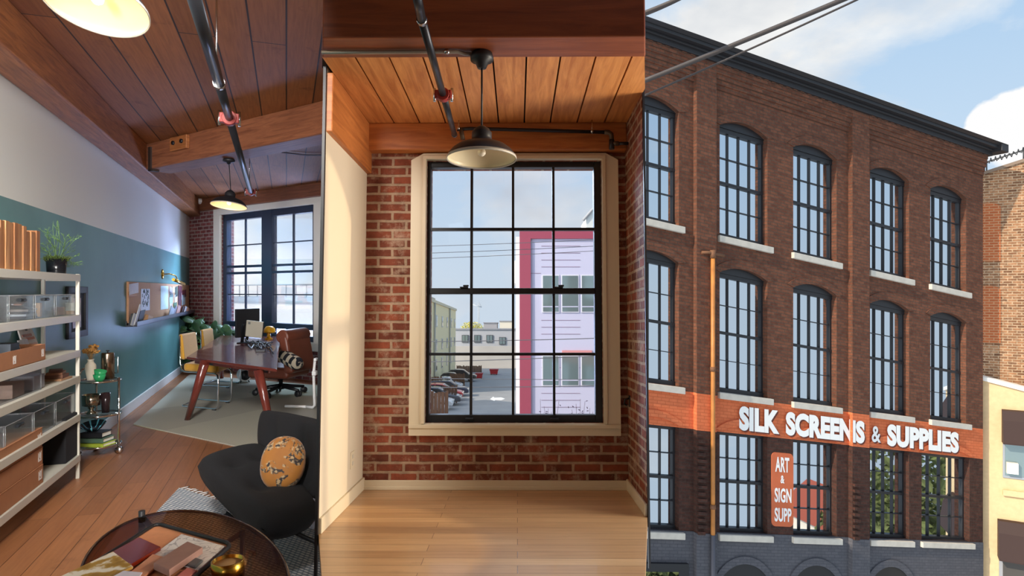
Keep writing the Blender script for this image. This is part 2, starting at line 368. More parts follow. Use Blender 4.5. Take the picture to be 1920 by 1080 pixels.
# timbers: the plate along the wall, the cross beam, the lintel over the window
struct(MB().box(W, a0w, a1w, .0, .27, ZB, ZC).build('beam_wall', M['timber1'], bevel=.015))
q0 = on_z(280, 317, ZB)
XB = Fr((q0.x, q0.y, 0), EW, -NE, (0,0,1))
struct(MB().box(XB, -.12, 4.6, 0, .36, ZB, ZC).build('beam_cross', M['timber1b'], bevel=.015))
hb = MB().box(XB, .0, .07, -.02, .0, ZB-.03, ZC-.06).box(XB, .0, .07, -.02, .10, ZB-.03, ZB-.0)
struct(hb.build('beam_hanger', plain('hanger_iron', hx(48,36,32), .6)))
bl = MB().box(XB, .62, 1.02, -.05, 0, ZC-.20, ZC-.02)
struct(bl.build('beam_block', M['timber1'], bevel=.008))
bb = MB()
for x in (.72, .92): bb.lathe(Fr(XB.p(x, -.05, ZC-.10), EW, (0,0,1), -NE).turn(0), [(.0,-.02),(.028,-.02),(.028,.01),(0,.01)], 12)
struct(bb.build('beam_bolts', M['blackmetal']))
# a lighter ceiling plank hangs a little lower, up to the cross beam
q1 = on_z(855, 300, ZC)
lp0 = on_z(800/2.572, 90/2.572, ZC); 
# end wall with its window opening
A0, Z0 = eac(415, 615); A1 = eac(591, 500)[0]
wl, wr = A0, A1; wb = H-1.0; wt = eac(417, 403)[1]
pl_ = hole_plate(E, [(0,-.1),(ae,-.1),(ae,ZC+.1),(0,ZC+.1)], [[(wl,wb),(wr,wb),(wr,wt),(wl,wt)]], -.3, 0)
struct(pl_.build('wall_end', M['brick1']))
struct(MB().box(E, 0, ae, 0, .12, wt+.13, ZC).build('beam_lintel', M['timber1b'], bevel=.01))
# casing, sill and black double-hung pair
struct(MB().box(E, wl-.24, wl, -.02, .045, wb-.15, wt+.02).box(E, wr, wr+.26, -.02, .045, wb-.15, wt+.02)
       .box(E, wl-.24, wr+.26, -.02, .046, wt, wt+.14).box(E, wl-.24, wr+.26, -.02, .075, wb-.16, wb).build('trim_end', M['white'], bevel=.006))
M['frame1'] = plain('office_window_black', hx(38,52,74), .35)
fw = MB(); mid = (wl+wr)/2; fr_ = .13
ez = lambda y: eac(450, y)[1]
fw.box(E, wl, wl+fr_, -.16, -.04, wb, wt).box(E, wr-fr_, wr, -.16, -.04, wb, wt).box(E, wl, wr, -.16, -.04, wt-fr_, wt).box(E, wl, wr, -.16, -.04, wb, wb+.10)
fw.box(E, wl, wr, -.16, -.035, ez(613), ez(603)).box(E, mid-.17, mid+.17, -.16, -.03, wb, wt)
mm = MB()
for x0, x1 in ((wl+fr_, mid-.17), (mid+.17, wr-fr_)):
    fw.box(E, x0, x1, -.14, -.05, ez(501.5), ez(497)).box(E, x0, x1, -.12, -.03, ez(514), ez(509.5))
    xm = (x0+x1)/2
    mm.box(E, xm-.012, xm+.012, -.11, -.07, ez(604), wt-fr_)
    for y in (459, 552): mm.box(E, x0, x1, -.11, -.07, ez(y)-.012, ez(y)+.012)
win1 = struct(fw.build('window_1', M['frame1'], bevel=.006))
mm.build('muntin_bars', M['frame1'], win1)
pn = MB().box(E, wl+.1, mid-.1, -.095, -.09, wb+.1, wt-.1).box(E, mid+.1, wr-.1, -.095, -.09, wb+.1, wt-.1)
pn.build('pane', M['pane'], win1)
# the house goes on behind the lens: unseen shell, added to shape the light
M['rear'] = plain('rear_wall_paint', hx(150,134,116), .8)
struct(MB().box(W0, -9, 3.6, -3.4, -3.2, 0, ZC+.2).build('wall_rear', M['rear']))
struct(MB().box(W0, -1.0, 3.6, -3.2, 2.3, ZC, ZC+.15).build('ceiling_rear', M['ceil1']))
struct(MB().box(W0, 3.6, 3.8, -3.2, 2.25, 0, ZC+.2).build('wall_side', M['rear']))
struct(MB().box(W0, -.6, 3.6, -3.2, 2.55, .45, .55).build('floor_rear', M['office_floor']))
# bars of the loft's side window, to the right of the picture: they cut the sun patch
sw = MB()
for y in (2.3, 2.85, 3.4, 3.95): sw.box(W0, 3.62, 3.66, y-.02, y+.02, H-1.0, H+2.3)
for z in (-.9, -.1, .7, 1.5, 2.25): sw.box(W0, 3.62, 3.66, 2.25, 4.0, H+z-.02, H+z+.02)
struct(sw.build('window_3', M['black']))
# partition between the office and the loft
e0 = E.p(ae-.05, 0, 0); e1 = V((-1.14, 4.7, 0)); pdv = (e1-e0); pln = pdv.length; pdv.normalize()
struct(MB().box(Fr((e0.x, e0.y, 0), pdv, V((-pdv.y, pdv.x, 0)), (0,0,1)), 0, pln, 0, .12, 0, ZC).build('wall_partition', M['rear']))
# ================================================================== THE EMPTY LOFT (middle): a room of its own, its floor falling slightly away
d2 = V(((970-CX)/F, 1, (CY-620)/F)).normalized(); r2 = (V((1,0,0))-d2*d2.x).normalized(); u2 = r2.cross(d2)
L = Fr(CAM, r2, d2, u2)                      # loft frame: a right, b away, c up, measured from the lens height
YB = 4.60                                    # distance of the back wall
def p2(px, py, b=YB):
    d = ray(px, py); d = V((d.dot(r2), d.dot(d2), d.dot(u2))); return d.x/d.y*b, d.z/d.y*b
def p2a(px, py, a):                          # meet a side wall
    d = ray(px, py); d = V((d.dot(r2), d.dot(d2), d.dot(u2))); return d.y/d.x*a, d.z/d.x*a
def p2c(px, py, c):
    d = ray(px, py); d = V((d.dot(r2), d.dot(d2), d.dot(u2))); return d.x/d.z*c, d.y/d.z*c
aL = p2(684, 600)[0]; aR = p2(1175, 600)[0]; cF = p2(900, 918)[1]; cP = p2(900, 238)[1]; cBt = p2(900, 288)[1]
bL = p2a(605, 600, aL)[0]; bR = p2a(1209, 600, aR)[0]
M['loft_floor'] = plankmat('loft_oak_floor', hx(216,174,126), hx(190,146,102), hx(128,92,60), 1.25, .098, .0016, .30, grain=.3, knots=.25, coat=.15)
M['ceil2'] = woodmat('loft_ceiling_planks', hx(176,104,52), hx(222,150,86), .5, (1.2, 14, 14), 1.8, worn=.5)
M['timber2'] = woodmat('loft_timber', hx(150,82,38), hx(198,122,62), .5, (1.2, 14, 14), 1.6, worn=.25)
M['timber2d'] = woodmat('loft_crossbeam_timber', hx(112,52,26), hx(150,78,40), .5, (1.2, 14, 14), 1.6)
M['plaster2'] = plain('loft_white_plaster', hx(222,208,184), .6, noise=.02, nscale=2)
M['brick2'] = brickmat('loft_brick', hx(160,86,62), hx(112,62,48), hx(186,156,130), .200, .0665, .011, white=.7, wcol=hx(196,170,146), dark=.45, bump=.7)
yF = 1085
nl = [p2c(603.5, yF, cF), p2c(1209.5, yF, cF)]
floor_poly = [(aL-.05, YB+.1), (aR+.05, YB+.1), (aR, bR), nl[1], nl[0], (aL, bL)]
struct(MB().prism(L, floor_poly, cF-.06, cF).build('floor', M['loft_floor']))
# plank ceiling: separate boards along the depth, with dark gaps
cb0 = p2c(900, 100, cP)[1]
pks = [605, 668, 731, 794, 857, 924, 987, 1050.5, 1116, 1183, 1240]
xs = [p2c(x, 111, cP)[0] for x in pks]
edL = -p2(604.5, 100, 1)[0]; edR = p2(1208.5, 100, 1)[0]
pb = MB()
for i, (x0, x1) in enumerate(zip(xs, xs[1:])):
    x0_, x1_ = max(x0, aL-.02), min(x1, aR+.02)
    fb = L.at(x0_, 0, 0); ff = Fr(L.p(x0_+.004, 0, 0), L.b, L.a, L.c)
    # board as a box whose local first axis is its length
    mbx = [(2.95+i*2.7, 0)]
    o_ = len(pb.v); fl = Fr(L.p(0,0,0), L.b, L.a, L.c)
    def near(x): return max(2.75, abs(x)/edL if x < 0 else x/edR)
    y0_, y1_ = x0_+.005, x1_-.005
    if near(y0_) < YB and near(y1_) < YB: pb.prism(fl, [(near(y0_), y0_), (near(y1_), y1_), (YB+.1, y1_), (YB+.1, y0_)], cP, cP+.05)
    for k in range(o_, len(pb.l)): pb.l[k] = pb.l[k]+V((i*3.1, i*1.7, 0))
ce2 = pb.build('ceiling', M['ceil2']); struct(ce2)
struct(MB().prism(L, [(-edL*2.75, 2.75), (edR*2.75, 2.75), (edR*bR, bR), (aR, YB+.1), (aL, YB+.1), (-edL*bL, bL)], cP+.03, cP+.12).build('ceiling_back', plain('ceiling_gap', hx(30,18,12), .9)))
# back wall: brick with the window opening
wo = [p2(768, 815), p2(1157, 290)]
wf = [p2(797, 793), p2(1127, 301)]
bp_ = hole_plate(L, [(aL-.1, cF-.1), (aR+.1, cF-.1), (aR+.1, cP+.1), (aL-.1, cP+.1)], [[(wf[0][0], wf[0][1]), (wf[1][0], wf[0][1]), (wf[1][0], wf[1][1]), (wf[0][0], wf[1][1])]], YB, YB+.3)
struct(bp_.build('wall_back', M['brick2']))
# side walls, from the back wall to where the room is cut open
struct(MB().box(L, aL-.016, aL, bL, YB, cF-.05, cP+.1).build('wall_left', M['plaster2']))
struct(MB().box(L, aR, aR+.012, bR, YB, cF-.05, cP+.1).build('wall_right', M['brick2']))
struct(MB().box(L, aL-.017, aL-.001, bL-.02, bL, cF-.3, cP+.4).build('trim_left', M['black']))
struct(MB().box(L, aR+.001, aR+.013, bR-.02, bR, cF-.3, cP+.4).build('trim_right', M['black']))
bt_ = .105
struct(MB().box(L, aL, aR, YB-.018, YB, cF, p2(900,900)[1]).box(L, aL, aR, YB-.024, YB, cF, cF+.025).build('baseboard_back', M['trimwhite'], bevel=.004))
struct(MB().box(L, aL, aL+.016, bL, YB, cF, cF+.085).build('baseboard_left', M['trimwhite'], bevel=.004))
struct(MB().box(L, aR-.016, aR, bR, YB, cF, cF+.075).build('baseboard_right', M['trimwhite'], bevel=.004))
# timbers
struct(MB().box(Fr(L.o, L.b, L.a, L.c), bL, YB, aL-.006, aL+.035, p2(690,326)[1], cP).build('beam_left', M['timber2'], bevel=.006))
struct(MB().box(L, aL, aR, YB-.10, YB, cBt, cP).build('beam_back', M['timber2'], bevel=.008))
cX = p2c(900, 70, 1.0); cXz = cP-.23
bX1 = p2c(900, 108, cXz)[1]; bX0 = p2c(900, 70, cXz)[1]
e00, e01 = p2c(603.5, 70, cXz)[0], p2c(1209.5, 70, cXz)[0]; e10, e11 = p2c(603.5, 108, cXz)[0], p2c(1209.5, 108, cXz)[0]
struct(MB().prism(L, [(e00, bX0), (e01, bX0), (e11, bX1), (e10, bX1)], cXz, cXz+.42).build('beam_cross', M['timber2d'], bevel=.006))
# window: casing with clipped top corners, black double-hung sash of sixteen lights
(cx0, cz0), (cx1, cz1) = wo; (fx0, fz0), (fx1, fz1) = wf
cp = hole_plate(L, [(cx0, cz0), (cx1, cz0), (cx1, cz1-.05), (cx1-.09, cz1), (cx0+.09, cz1), (cx0, cz1-.05)], [[(fx0, fz0), (fx1, fz0), (fx1, fz1), (fx0, fz1)]], YB-.045, YB)
cp.box(L, fx0-.025, fx0, YB-.055, YB, fz0, fz1).box(L, fx1, fx1+.025, YB-.055, YB, fz0, fz1).box(L, fx0-.025, fx1+.025, YB-.056, YB, fz1, fz1+.025).box(L, cx0, cx1, YB-.06, YB, fz0-.03, fz0-.004)
struct(cp.build('trim_window', M['trimwhite'], bevel=.003))
fb_ = MB(); yb0, yb1 = YB+.03, YB+.10
gx0 = p2(807, 500, YB+.05)[0]; gx1 = p2(1114, 500, YB+.05)[0]; gz1 = p2(900, 315, YB+.05)[1]; gz0 = p2(900, 777, YB+.05)[1]
fb_.box(L, fx0-.05, gx0, yb0, yb1, fz0-.05, fz1+.05).box(L, gx1, fx1+.05, yb0, yb1, fz0-.05, fz1+.05).box(L, gx0, gx1, yb0, yb1, gz1, fz1+.05).box(L, gx0, gx1, yb0, yb1, fz0-.05, gz0)
z5 = p2(900, 546, YB+.05)[1]
fb_.box(L, gx0, gx1, yb0-.01, yb1, z5-.021, z5+.021)
win2 = struct(fb_.build('window_2', M['black'], bevel=.004))
mb = MB()
for px in (884, 962, 1038):
    x = p2(px, 500, YB+.05)[0]; mb.box(L, x-.009, x+.009, yb0+.01, yb1-.02, gz0, gz1)
for py in (430, 664):
    z = p2(900, py, YB+.05)[1]; mb.box(L, gx0, gx1, yb0+.01, yb1-.02, z-.010, z+.010)
mb.build('muntin_bars', M['black'], win2)
MB().box(L, gx0-.01, gx1+.01, YB+.072, YB+.076, gz0-.01, gz1+.01).build('pane', M['pane'], win2)
for px in (870, 1048):
    x = p2(px, 500)[0]
    MB().box(L, x-.03, x+.03, YB-.005, YB+.03, z5+.021, z5+.030).box(L, x-.005, x+.035, YB-.012, YB+.0, z5+.030, z5+.042).build('sash_lock', M['black'], win2, bevel=.003)
for px in (880, 1040):
    x = p2(px, 785)[0]
    MB().box(L, x-.03, x+.03, YB+.008, YB+.03, (fz0+gz0)/2-.008, (fz0+gz0)/2+.006).build('sash_lift', M['black'], win2, bevel=.003)
# ================================================================== OFFICE: shelving along the long wall
def wf(P): d = V(P)-PW; return d.dot(DW), d.dot(NW), d.z
def bx(name, fr, a, b, c, mat, label=None, cat=None, group=None, bevel=.003, parent=None):
    """a solid of size a,b,c standing on the frame's origin"""
    o = MB().box(fr, -a/2, a/2, -b/2, b/2, 0, c).build(name, mat, parent, bevel=bevel)
    if label: tag(o, label, cat, group)
    return o
def wm(mbn): return mbn
pa_, pb_, _ = wf(on_z(150, 896, 0))
sh_py = [515, 590, 656, 704, 776, 852]
sz = [wac(150, y, pb_)[1] for y in sh_py]
SD, SLn = .30, 1.95
M['cream'] = plain('cream_powder_coat', hx(214,210,196), .45)
t = thing('shelving_unit', 'tall cream metal shelving unit loaded with samples against the green wall', 'shelf', W.p(pa_-SLn/2, pb_-SD/2, 0))
for a in (pa_-.025, pa_-SLn):
    for b in (pb_-.03, pb_-SD):
        MB().box(W, a, a+.03, b, b+.03, .0, sz[0]+.005).build('post', M['cream'], t, bevel=.003)
for z in sz:
    m = MB().box(W, pa_-SLn, pa_+.002, pb_-SD, pb_+.002, z-.012, z)
    m.box(W, pa_-SLn, pa_+.003, pb_-.004, pb_+.004, z-.06, z).box(W, pa_-.006, pa_+.003, pb_-SD, pb_, z-.06, z).box(W, pa_-SLn, pa_, pb_-SD, pb_-SD+.005, z-.06, z)
    m.build('shelf', M['cream'], t, bevel=.002)
def ax(px, i, off=-.06):                     # place along the wall seen at a column, just behind the front edge of shelf i
    return on_plane(px, 600, PW+NW*(pb_+off), NW).__sub__(PW).dot(DW)
def S(px, i, off=-.15): return W.at(ax(px, i, off), pb_+off, sz[i]+.001)
def hgt(px, y, off): return wac(px, y, pb_+off)[1]
# upright timber sample boards on top
wl_ = [woodmat('sample_wood_%d' % i, hx(*c1), hx(*c2), .6, (14, 1.2, 1.2), 2.0) for i, (c1, c2) in enumerate([((140,86,48),(196,138,86)), ((128,76,40),(180,122,72)), ((150,98,58),(204,150,96))])]
bw = [(-14, 3, 425, 'leaning at the very left end of the row'), (3, 11, 413, 'tallest, second from the left of the row'), (11, 18.5, 414, 'third from the left of the row'), (19, 27, 417, 'fourth from the left of the row'),
      (27.5, 35, 418, 'in the middle of the row'), (35.5, 43, 420, 'just right of the row middle'), (44, 50.5, 424, 'narrow, with a pale edge'), (51, 58, 434, 'lower step of the row, right of middle'), (58.5, 63.5, 434, 'thin, in the lower right group'),
      (64, 68.5, 435, 'thin, second from the plant end of the row'), (69, 75.5, 433, 'last before the potted plant')]
for i, (x0, x1, y, d) in enumerate(bw):
    a0, a1 = ax(x0, 0, -.03), ax(x1, 0, -.03); z1 = hgt((x0+x1)/2, y, -.03)
    o = MB().box(W, a0+.0015, a1-.0015, pb_-.26+.01*(i % 3), pb_-.03-.006*(i % 2), sz[0]+.001, z1).build('sample_board', wl_[i % 3], bevel=.003)
    tag(o, 'brown sample board on the top shelf, '+d, 'board', 'wooden sample boards on the top shelf')
# wispy plant in a black pot
M['potblack'] = plain('glazed_black_pot', hx(24,26,32), .18)
M['moss'] = plain('moss_green', hx(86,104,46), .8, noise=.35, nscale=40)
M['stemgreen'] = plain('rhipsalis_green', hx(108,146,84), .6, noise=.2)
fp = S(106, 0, -.15); R0 = .082
t = thing('potted_plant', 'wispy green pencil-stemmed plant in a glossy black pot on the top shelf', 'plant', fp.o)
MB().lathe(fp, [(0, .002), (R0*.86, .002), (R0*.9, .01), (R0, .135), (R0*.94, .135), (R0*.9, .11), (0, .11)], 32).build('pot', M['potblack'], t)
m = MB(); rr = random.Random(3)
for k in range(260):
    a = rr.uniform(0, 6.28); r = R0*1.05*math.sqrt(rr.random()); z = .115+.035*rr.random()-.25*max(0, r-R0*.9)
    p = V((r*math.cos(a), r*math.sin(a), z)); q = p+V((rr.uniform(-.02,.02)+.016*math.cos(a), rr.uniform(-.02,.02)+.016*math.sin(a), rr.uniform(-.006,.03)))
    m.tube([tuple(p), tuple((p+q)/2+V((0,0,.006))), tuple(q)], [.0035,.003,.0015], 4, fp)
m.build('moss', M['moss'], t)
m = MB()
def twig(p, d, ln, r, depth):
    q = p+d*ln; mdl = (p+q)/2+V((rr.uniform(-.1,.1), rr.uniform(-.1,.1), rr.uniform(-.05,.05)))*ln*.5
    m.tube([tuple(p), tuple(mdl), tuple(q)], [r, r*.9, r*.75], 5, fp)
    if depth:
        for k in range(rr.choice((2, 2, 3))):
            dd = (d+V((rr.uniform(-.8,.8), rr.uniform(-.8,.8), rr.uniform(-.5,.5)))).normalized(); twig(q, dd, ln*rr.uniform(.55,.8), r*.8, depth-1)
for (dx, dy, dz, ln, dp) in ((-.25,.2,1,.17,2), (-.5,.1,.9,.12,3), (.25,-.2,1,.13,4), (.5,.2,.8,.11,4), (.9,-.1,.35,.11,4), (1,.2,.1,.10,4), (.8,.3,-.1,.1,3), (-.7,-.2,.5,.09,3), (.1,.3,1,.12,3), (.6,-.5,.6,.09,4), (.95,0,-.25,.1,3)):
    twig(V((dx*.05, dy*.05, .12)), V((dx, dy, dz)).normalized(), ln, .0032, dp)
m.tube([(-.01,0,.12), (-.045,.0,.26), (-.10,0,.40), (-.12,.01,.47)], [.003,.0026,.002,.0012], 5, fp)
m.tube([(-.06,0,.30), (-.03,.01,.37), (.0,.0,.43), (.03,0,.44)], [.0024,.002,.0018,.001], 5, fp)
m.build('stems', M['stemgreen'], t)
# clear plastic bins
M['clear'] = glassmat('clear_plastic', (.96,.97,.98,1), .03, .06, .03, .35)
M['clearrim'] = glassmat('clear_plastic_edge', (.92,.95,.97,1), .15, .1, .2)
M['slot'] = plain('dark_handle_slot', hx(30,36,42), .4)
def clear_bin(px0, px1, i, h, label, group, slot=True, d0=-.275, lean=.05):
    a0, a1 = ax(px0, i, -.03), ax(px1, i, -.03); fr = W.at(a0, pb_, sz[i]+.002); w = a1-a0-.012
    t = thing('clear_bin', label, 'bin', W.p((a0+a1)/2, pb_-.15, sz[i]+.002), group)
    th = .003; m = MB()
    m.box(fr, 0, w, d0, -.03, 0, th)
    m.add(fr, [(0,-.03-lean*0,0),(w,-.03,0),(w,-.03+0,h),(0,-.03,h),(0,-.03-th,0),(w,-.03-th,0),(w,-.03-th,h),(0,-.03-th,h)], [(0,1,2,3),(7,6,5,4),(3,2,6,7)])
    m.box(fr, 0, w, d0, d0+th, 0, h).box(fr, 0, th, d0, -.03, 0, h).box(fr, w-th, w, d0, -.03, 0, h)
    m.build('bin_body', M['clear'], t)
    r = MB(); e = .0035
    for (A, B) in (((0,-.03),(w,-.03)), ((w,-.03),(w,d0)), ((w,d0),(0,d0)), ((0,d0),(0,-.03))): r.tube([(A[0],A[1],h),(B[0],B[1],h)], e, 6, fr)
    for A in ((0,-.03),(w,-.03)): r.tube([(A[0],A[1],0),(A[0],A[1],h)], e, 6, fr)
    r.build('rim', M['clearrim'], t)
    if slot:
        s_ = MB(); c = w/2; L_ = min(.055, w*.28); s_.tube([(c-L_, -.0285, h*.82), (c+L_, -.0285, h*.82)], .013, 10, fr)
        s_.build('handle_slot', M['slot'], t)
    return fr, w
grp = 'clear bins on the second shelf'
def smp(name, c, rough=.6): 
    k = 'smp_%d_%d_%d' % c
    if k not in M: M[k] = plain(k, hx(*c), rough, noise=.08, nscale=20)
    return M[k]
for px0, px1, lab in ((-40, 15, 'clear bin at the left edge of the second shelf, mostly out of view'), (17, 64, 'clear bin holding a pile of grey and white sample strips, second shelf'), (66, 103, 'clear bin holding a tan block and a small white block, second shelf'), (105, 143, 'clear bin at the post end of the second shelf with brown tiles'),):
    clear_bin(px0, px1, 1, .185, lab, grp)
def inbin(px, i, off, dims, c, ang, label, cat='sample', tilt=0, dz=0, name='material_sample', axis='a', group=None):
    fr = S(px, i, off).at(0, 0, .006+dz).turn(ang)
    if tilt: fr = fr.turn(tilt, axis)
    return bx(name, fr, *dims, smp(name, c), label, cat, group or 'material samples in the clear bins', .002)
for k, (c, l) in enumerate((((70,74,84),'dark grey strip lying lowest'), ((196,200,206),'pale grey strip second from the bottom'), ((58,60,68),'charcoal strip in the middle'), ((150,140,134),'taupe strip second from the top'))):
    inbin(41, 1, -.13, (.20, .13, .017), c, .06*k-.1, l+' of the pile in the second bin', dz=k*.018)
inbin(46, 1, -.12, (.24, .035, .008), (226,230,236), -.3, 'white strip slanting across the top of the pile in the second bin', dz=.085, tilt=-.18, axis='b')
inbin(38, 1, -.14, (.22, .05, .008), (166,120,100), .15, 'pinkish wood strip on top of the pile in the second bin', dz=.115, tilt=.1, axis='b')
inbin(73, 1, -.12, (.07, .03, .115), (200,150,78), .1, 'upright tan block at the left of the third bin')
inbin(90, 1, -.10, (.075, .03, .05), (226,224,218), -.1, 'small white block at the right of the third bin')
inbin(110, 1, -.12, (.07, .10, .07), (110,72,56), .2, 'dark brown block at the left of the last bin')
inbin(123, 1, -.1, (.12, .10, .03), (160,110,82), -.15, 'flat light brown tile in the last bin')
inbin(137, 1, -.12, (.035, .12, .1), (196,208,206), .1, 'pale tile standing at the right of the last bin')
# third shelf: sample board leaning at the back, cardboard tray, dark box
t_ = S(64, 2, -.22).turn(-.30, 'a')
bo = thing('presentation_board', 'off-white presentation board leaning on the third shelf with swatches clipped to it', 'board', t_.o)
poly = [(-.17,.02),(-.15,0),(.15,0),(.17,.02),(.15,.22),(.13,.24),(-.13,.24),(-.15,.22)]
MB().prism(t_, poly, -.006, .006, 'ac').build('board', smp('b', (206,200,196)), bo, bevel=.003)
for (x, z, w_, h_, c) in ((-.02,.165,.2,.022,(150,100,84)), (.02,.135,.19,.022,(176,104,70)), (.05,.085,.16,.02,(196,160,146)), (.06,.05,.14,.024,(150,110,112))):
    MB().box(t_, x-w_/2, x+w_/2, .006, .011, z, z+h_).build('swatch', smp('s', c), bo)
MB().box(t_, -.015, .015, .004, .016, .215, .25).build('clip', M['black'], bo, bevel=.003)
pr = S(55, 2, -.14).turn(-.3, 'a')
po = thing('paper_print', 'white paper print of brown tiles propped in front of the presentation board', 'paper', pr.o)
MB().box(pr, -.10, .10, -.002, .002, 0, .165).build('sheet', smp('s', (218,222,232)), po)
MB().box(pr, -.065, .085, .002, .004, 0, .105).build('picture', brickmat('printed_tiles', hx(150,110,112), hx(140,96,98), hx(200,180,180), .07, .05, .005, bump=0), po)
kd = S(-3, 2, -.14)
bx('storage_box', kd, .16, .2, .17, smp('k', (48,58,68)), 'dark slate box on the third shelf at the left edge', 'box')
M['kraft'] = plain('kraft_cardboard', hx(178,122,84), .75, noise=.05, nscale=12)
M['logo'] = plain('white_print', hx(228,220,212), .6)
def em_logo(fr, x, z, s, parent, y=.0012):
    m = MB()
    for poly in ([(0,0),(.28,0),(.28,.72),(0,.95)], [(.34,.42),(.56,.25),(.56,.85),(.34,1.0)], [(.62,0),(.9,0),(.9,1.0),(.62,.8)], [(.36,0),(.56,0),(.56,.12),(.36,.2)]):
        m.prism(fr, [(x+p*s, z+q*s) for p, q in poly], 0, y, 'ac')
    m.build('logo', M['logo'], parent)
a0, a1 = ax(-40, 2, -.004), ax(85, 2, -.004)
fr = W.at(a0, pb_-.004, sz[2]+.002); wl2 = a1-a0
ct = thing('cardboard_tray', 'open cardboard tray with a white mark at the front of the third shelf', 'box', W.p((a0+a1)/2, pb_-.1, sz[2]+.002))
m = MB().box(fr, 0, wl2, -.006, 0, 0, .125).box(fr, 0, wl2, -.2, -.194, 0, .125).box(fr, 0, .006, -.2, 0, 0, .125).box(fr, wl2-.006, wl2, -.2, 0, 0, .125).box(fr, 0, wl2, -.2, 0, 0, .005)
m.build('tray', M['kraft'], ct); em_logo(fr, wl2-.085, .03, .06, ct)
em_logo(fr, wl2-.64, .03, .06, ct)
for k, (px, c, l) in enumerate(((12,(92,58,42),'dark brown tile standing left in the cardboard tray'), (36,(112,70,48),'mid brown tile slanting in the cardboard tray'), (60,(86,52,40),'darkest brown tile at the right in the cardboard tray'))):
    bx('wood_tile', S(px, 2, -.10).at(0,0,.012).turn(.5, 'b').turn(.2*k), .14, .12, .02, smp('t', c), l, 'tile', 'brown tiles in the cardboard tray')
# fourth shelf: bin and stacked brick slips
clear_bin(-60, 78, 3, .18, 'wide clear bin on the fourth shelf left of the brick samples', None, slot=False)
inbin(10, 3, -.14, (.26, .16, .10), (150,122,104), .05, 'light brown block inside the wide clear bin of the fourth shelf')
inbin(52, 3, -.13, (.2, .16, .11), (140,140,144), -.05, 'grey block inside the wide clear bin of the fourth shelf')
zz = 0
for k, (w_, d_, h_, c, l) in enumerate(((.23,.17,.018,(170,130,96),'pale flat sample at the bottom of the stack'), (.19,.15,.03,(120,78,58),'dark brown brick slip in the middle of the stack'), (.215,.12,.022,(142,92,66),'brown brick slip third in the stack'), (.14,.10,.018,(110,70,54),'smallest brick slip on top of the stack'))):
    bx('brick_sample', S(105, 3, -.11).at(0,0,zz).turn(.12*k-.1), w_, d_, h_, smp('b', c), l+' beside the post, fourth shelf', 'sample', 'brick samples on the fourth shelf'); zz += h_+.001
# fifth shelf: low clear bins
grp = 'empty clear bins on the fifth shelf'
for px0, px1, lab in ((-60, 8, 'empty clear bin at the left edge of the fifth shelf'), (10, 62, 'empty clear bin second from the left on the fifth shelf'), (64, 103, 'empty clear bin third from the left on the fifth shelf'), (105, 143, 'empty clear bin next to the post on the fifth shelf')):
    clear_bin(px0, px1, 4, .20, lab, grp)
# bottom shelf: three flat cartons and a black cube
zz = 0
for k, (h_, l) in enumerate(((.145, 'bottom flat brown carton of the stack of three'), (.135, 'middle flat brown carton of the stack of three'), (.15, 'top flat brown carton of the stack of three'))):
    a0, a1 = ax(-60, 5, -.012), ax(81, 5, -.012); fr = W.at(a0, pb_-.012-.003*k, sz[5]+.001+zz); wl3 = a1-a0
    ct = thing('carton', l+' on the lowest shelf, white mark', 'box', W.p((a0+a1)/2, pb_-.14, sz[5]+.001+zz), 'flat cartons on the lowest shelf')
    MB().box(fr, 0, wl3, -.26, 0, 0, h_).build('box', M['kraft'], ct, bevel=.003)
    MB().box(fr, -.001, wl3+.002, -.261, .0015, h_-.004, h_+.001).build('lid', M['kraft'], ct)
    em_logo(fr.at(0,.002,0), wl3-.105, h_*.28, .075, ct); zz += h_+.003
bx('storage_cube', S(103, 5, -.15), .36, .27, .40, plain('black_felt', hx(24,24,28), .9), 'black fabric storage cube on the lowest shelf beside the cartons', 'box', bevel=.008)
# framed picture on the wall behind the unit
f0, f1 = wac(122, 617), wac(160, 556)
fa = W.at((f0[0]+f1[0])/2, 0, (f0[1]+f1[1])/2); hw, hh = (f1[0]-f0[0])/2*.98, .27
t = thing('framed_picture', 'black framed picture hanging on the green wall behind the shelving post', 'picture', fa.o)
MB().add(fa, [], []).box(fa, -hw, hw, 0, .03, -hh, -hh+.07).box(fa, -hw, hw, 0, .03, hh-.07, hh).box(fa, -hw, -hw+.09, 0, .03, -hh, hh).box(fa, hw-.09, hw, 0, .03, -hh, hh).build('frame', M['black'], t, bevel=.006)
MB().box(fa, -hw+.08, hw-.08, .0, .008, -hh+.06, hh-.06).build('mount', smp('m', (40,46,66)), t)
MB().box(fa, -hw*.42, hw*.42, .008, .012, -hh*.62, hh*.55).build('photograph', plain('photo_print', hx(206,190,206), .4, noise=.35, nscale=14), t)
# ------------------------------------------------------------------ pin board, ledge and picture light
c0, c1 = wac(237, 605)[0], wac(352, 545)[0]
zt0 = wac(237, 528)[1]; zb0 = wac(237, 606)[1]
PB = W.at(c0, 0, 0); pw_ = c1-c0
M['cork'] = plain('cork', hx(196,150,116), .9, noise=.06, nscale=60)
t = thing('pin_board', 'long cork pin board on the green wall covered with papers', 'board', W.p((c0+c1)/2, 0, zb0))
for k in range(4): MB().box(PB, pw_*k/4+.003, pw_*(k+1)/4-.003, 0, .03, zb0, zt0).build('cork_panel', M['cork'], t, bevel=.002)
lg = MB().box(PB, -.04, pw_+.02, 0, .14, zb0-.05, zb0-.03).box(PB, -.04, pw_+.02, .125, .14, zb0-.05, zb0+.02).box(PB, -.04, pw_+.02, 0, .012, zb0-.05, zb0+.03)
tag(lg.build('picture_ledge', plain('ledge_dark', hx(62,66,80), .4), bevel=.003), 'dark ledge on the wall under the cork pin board', 'ledge')
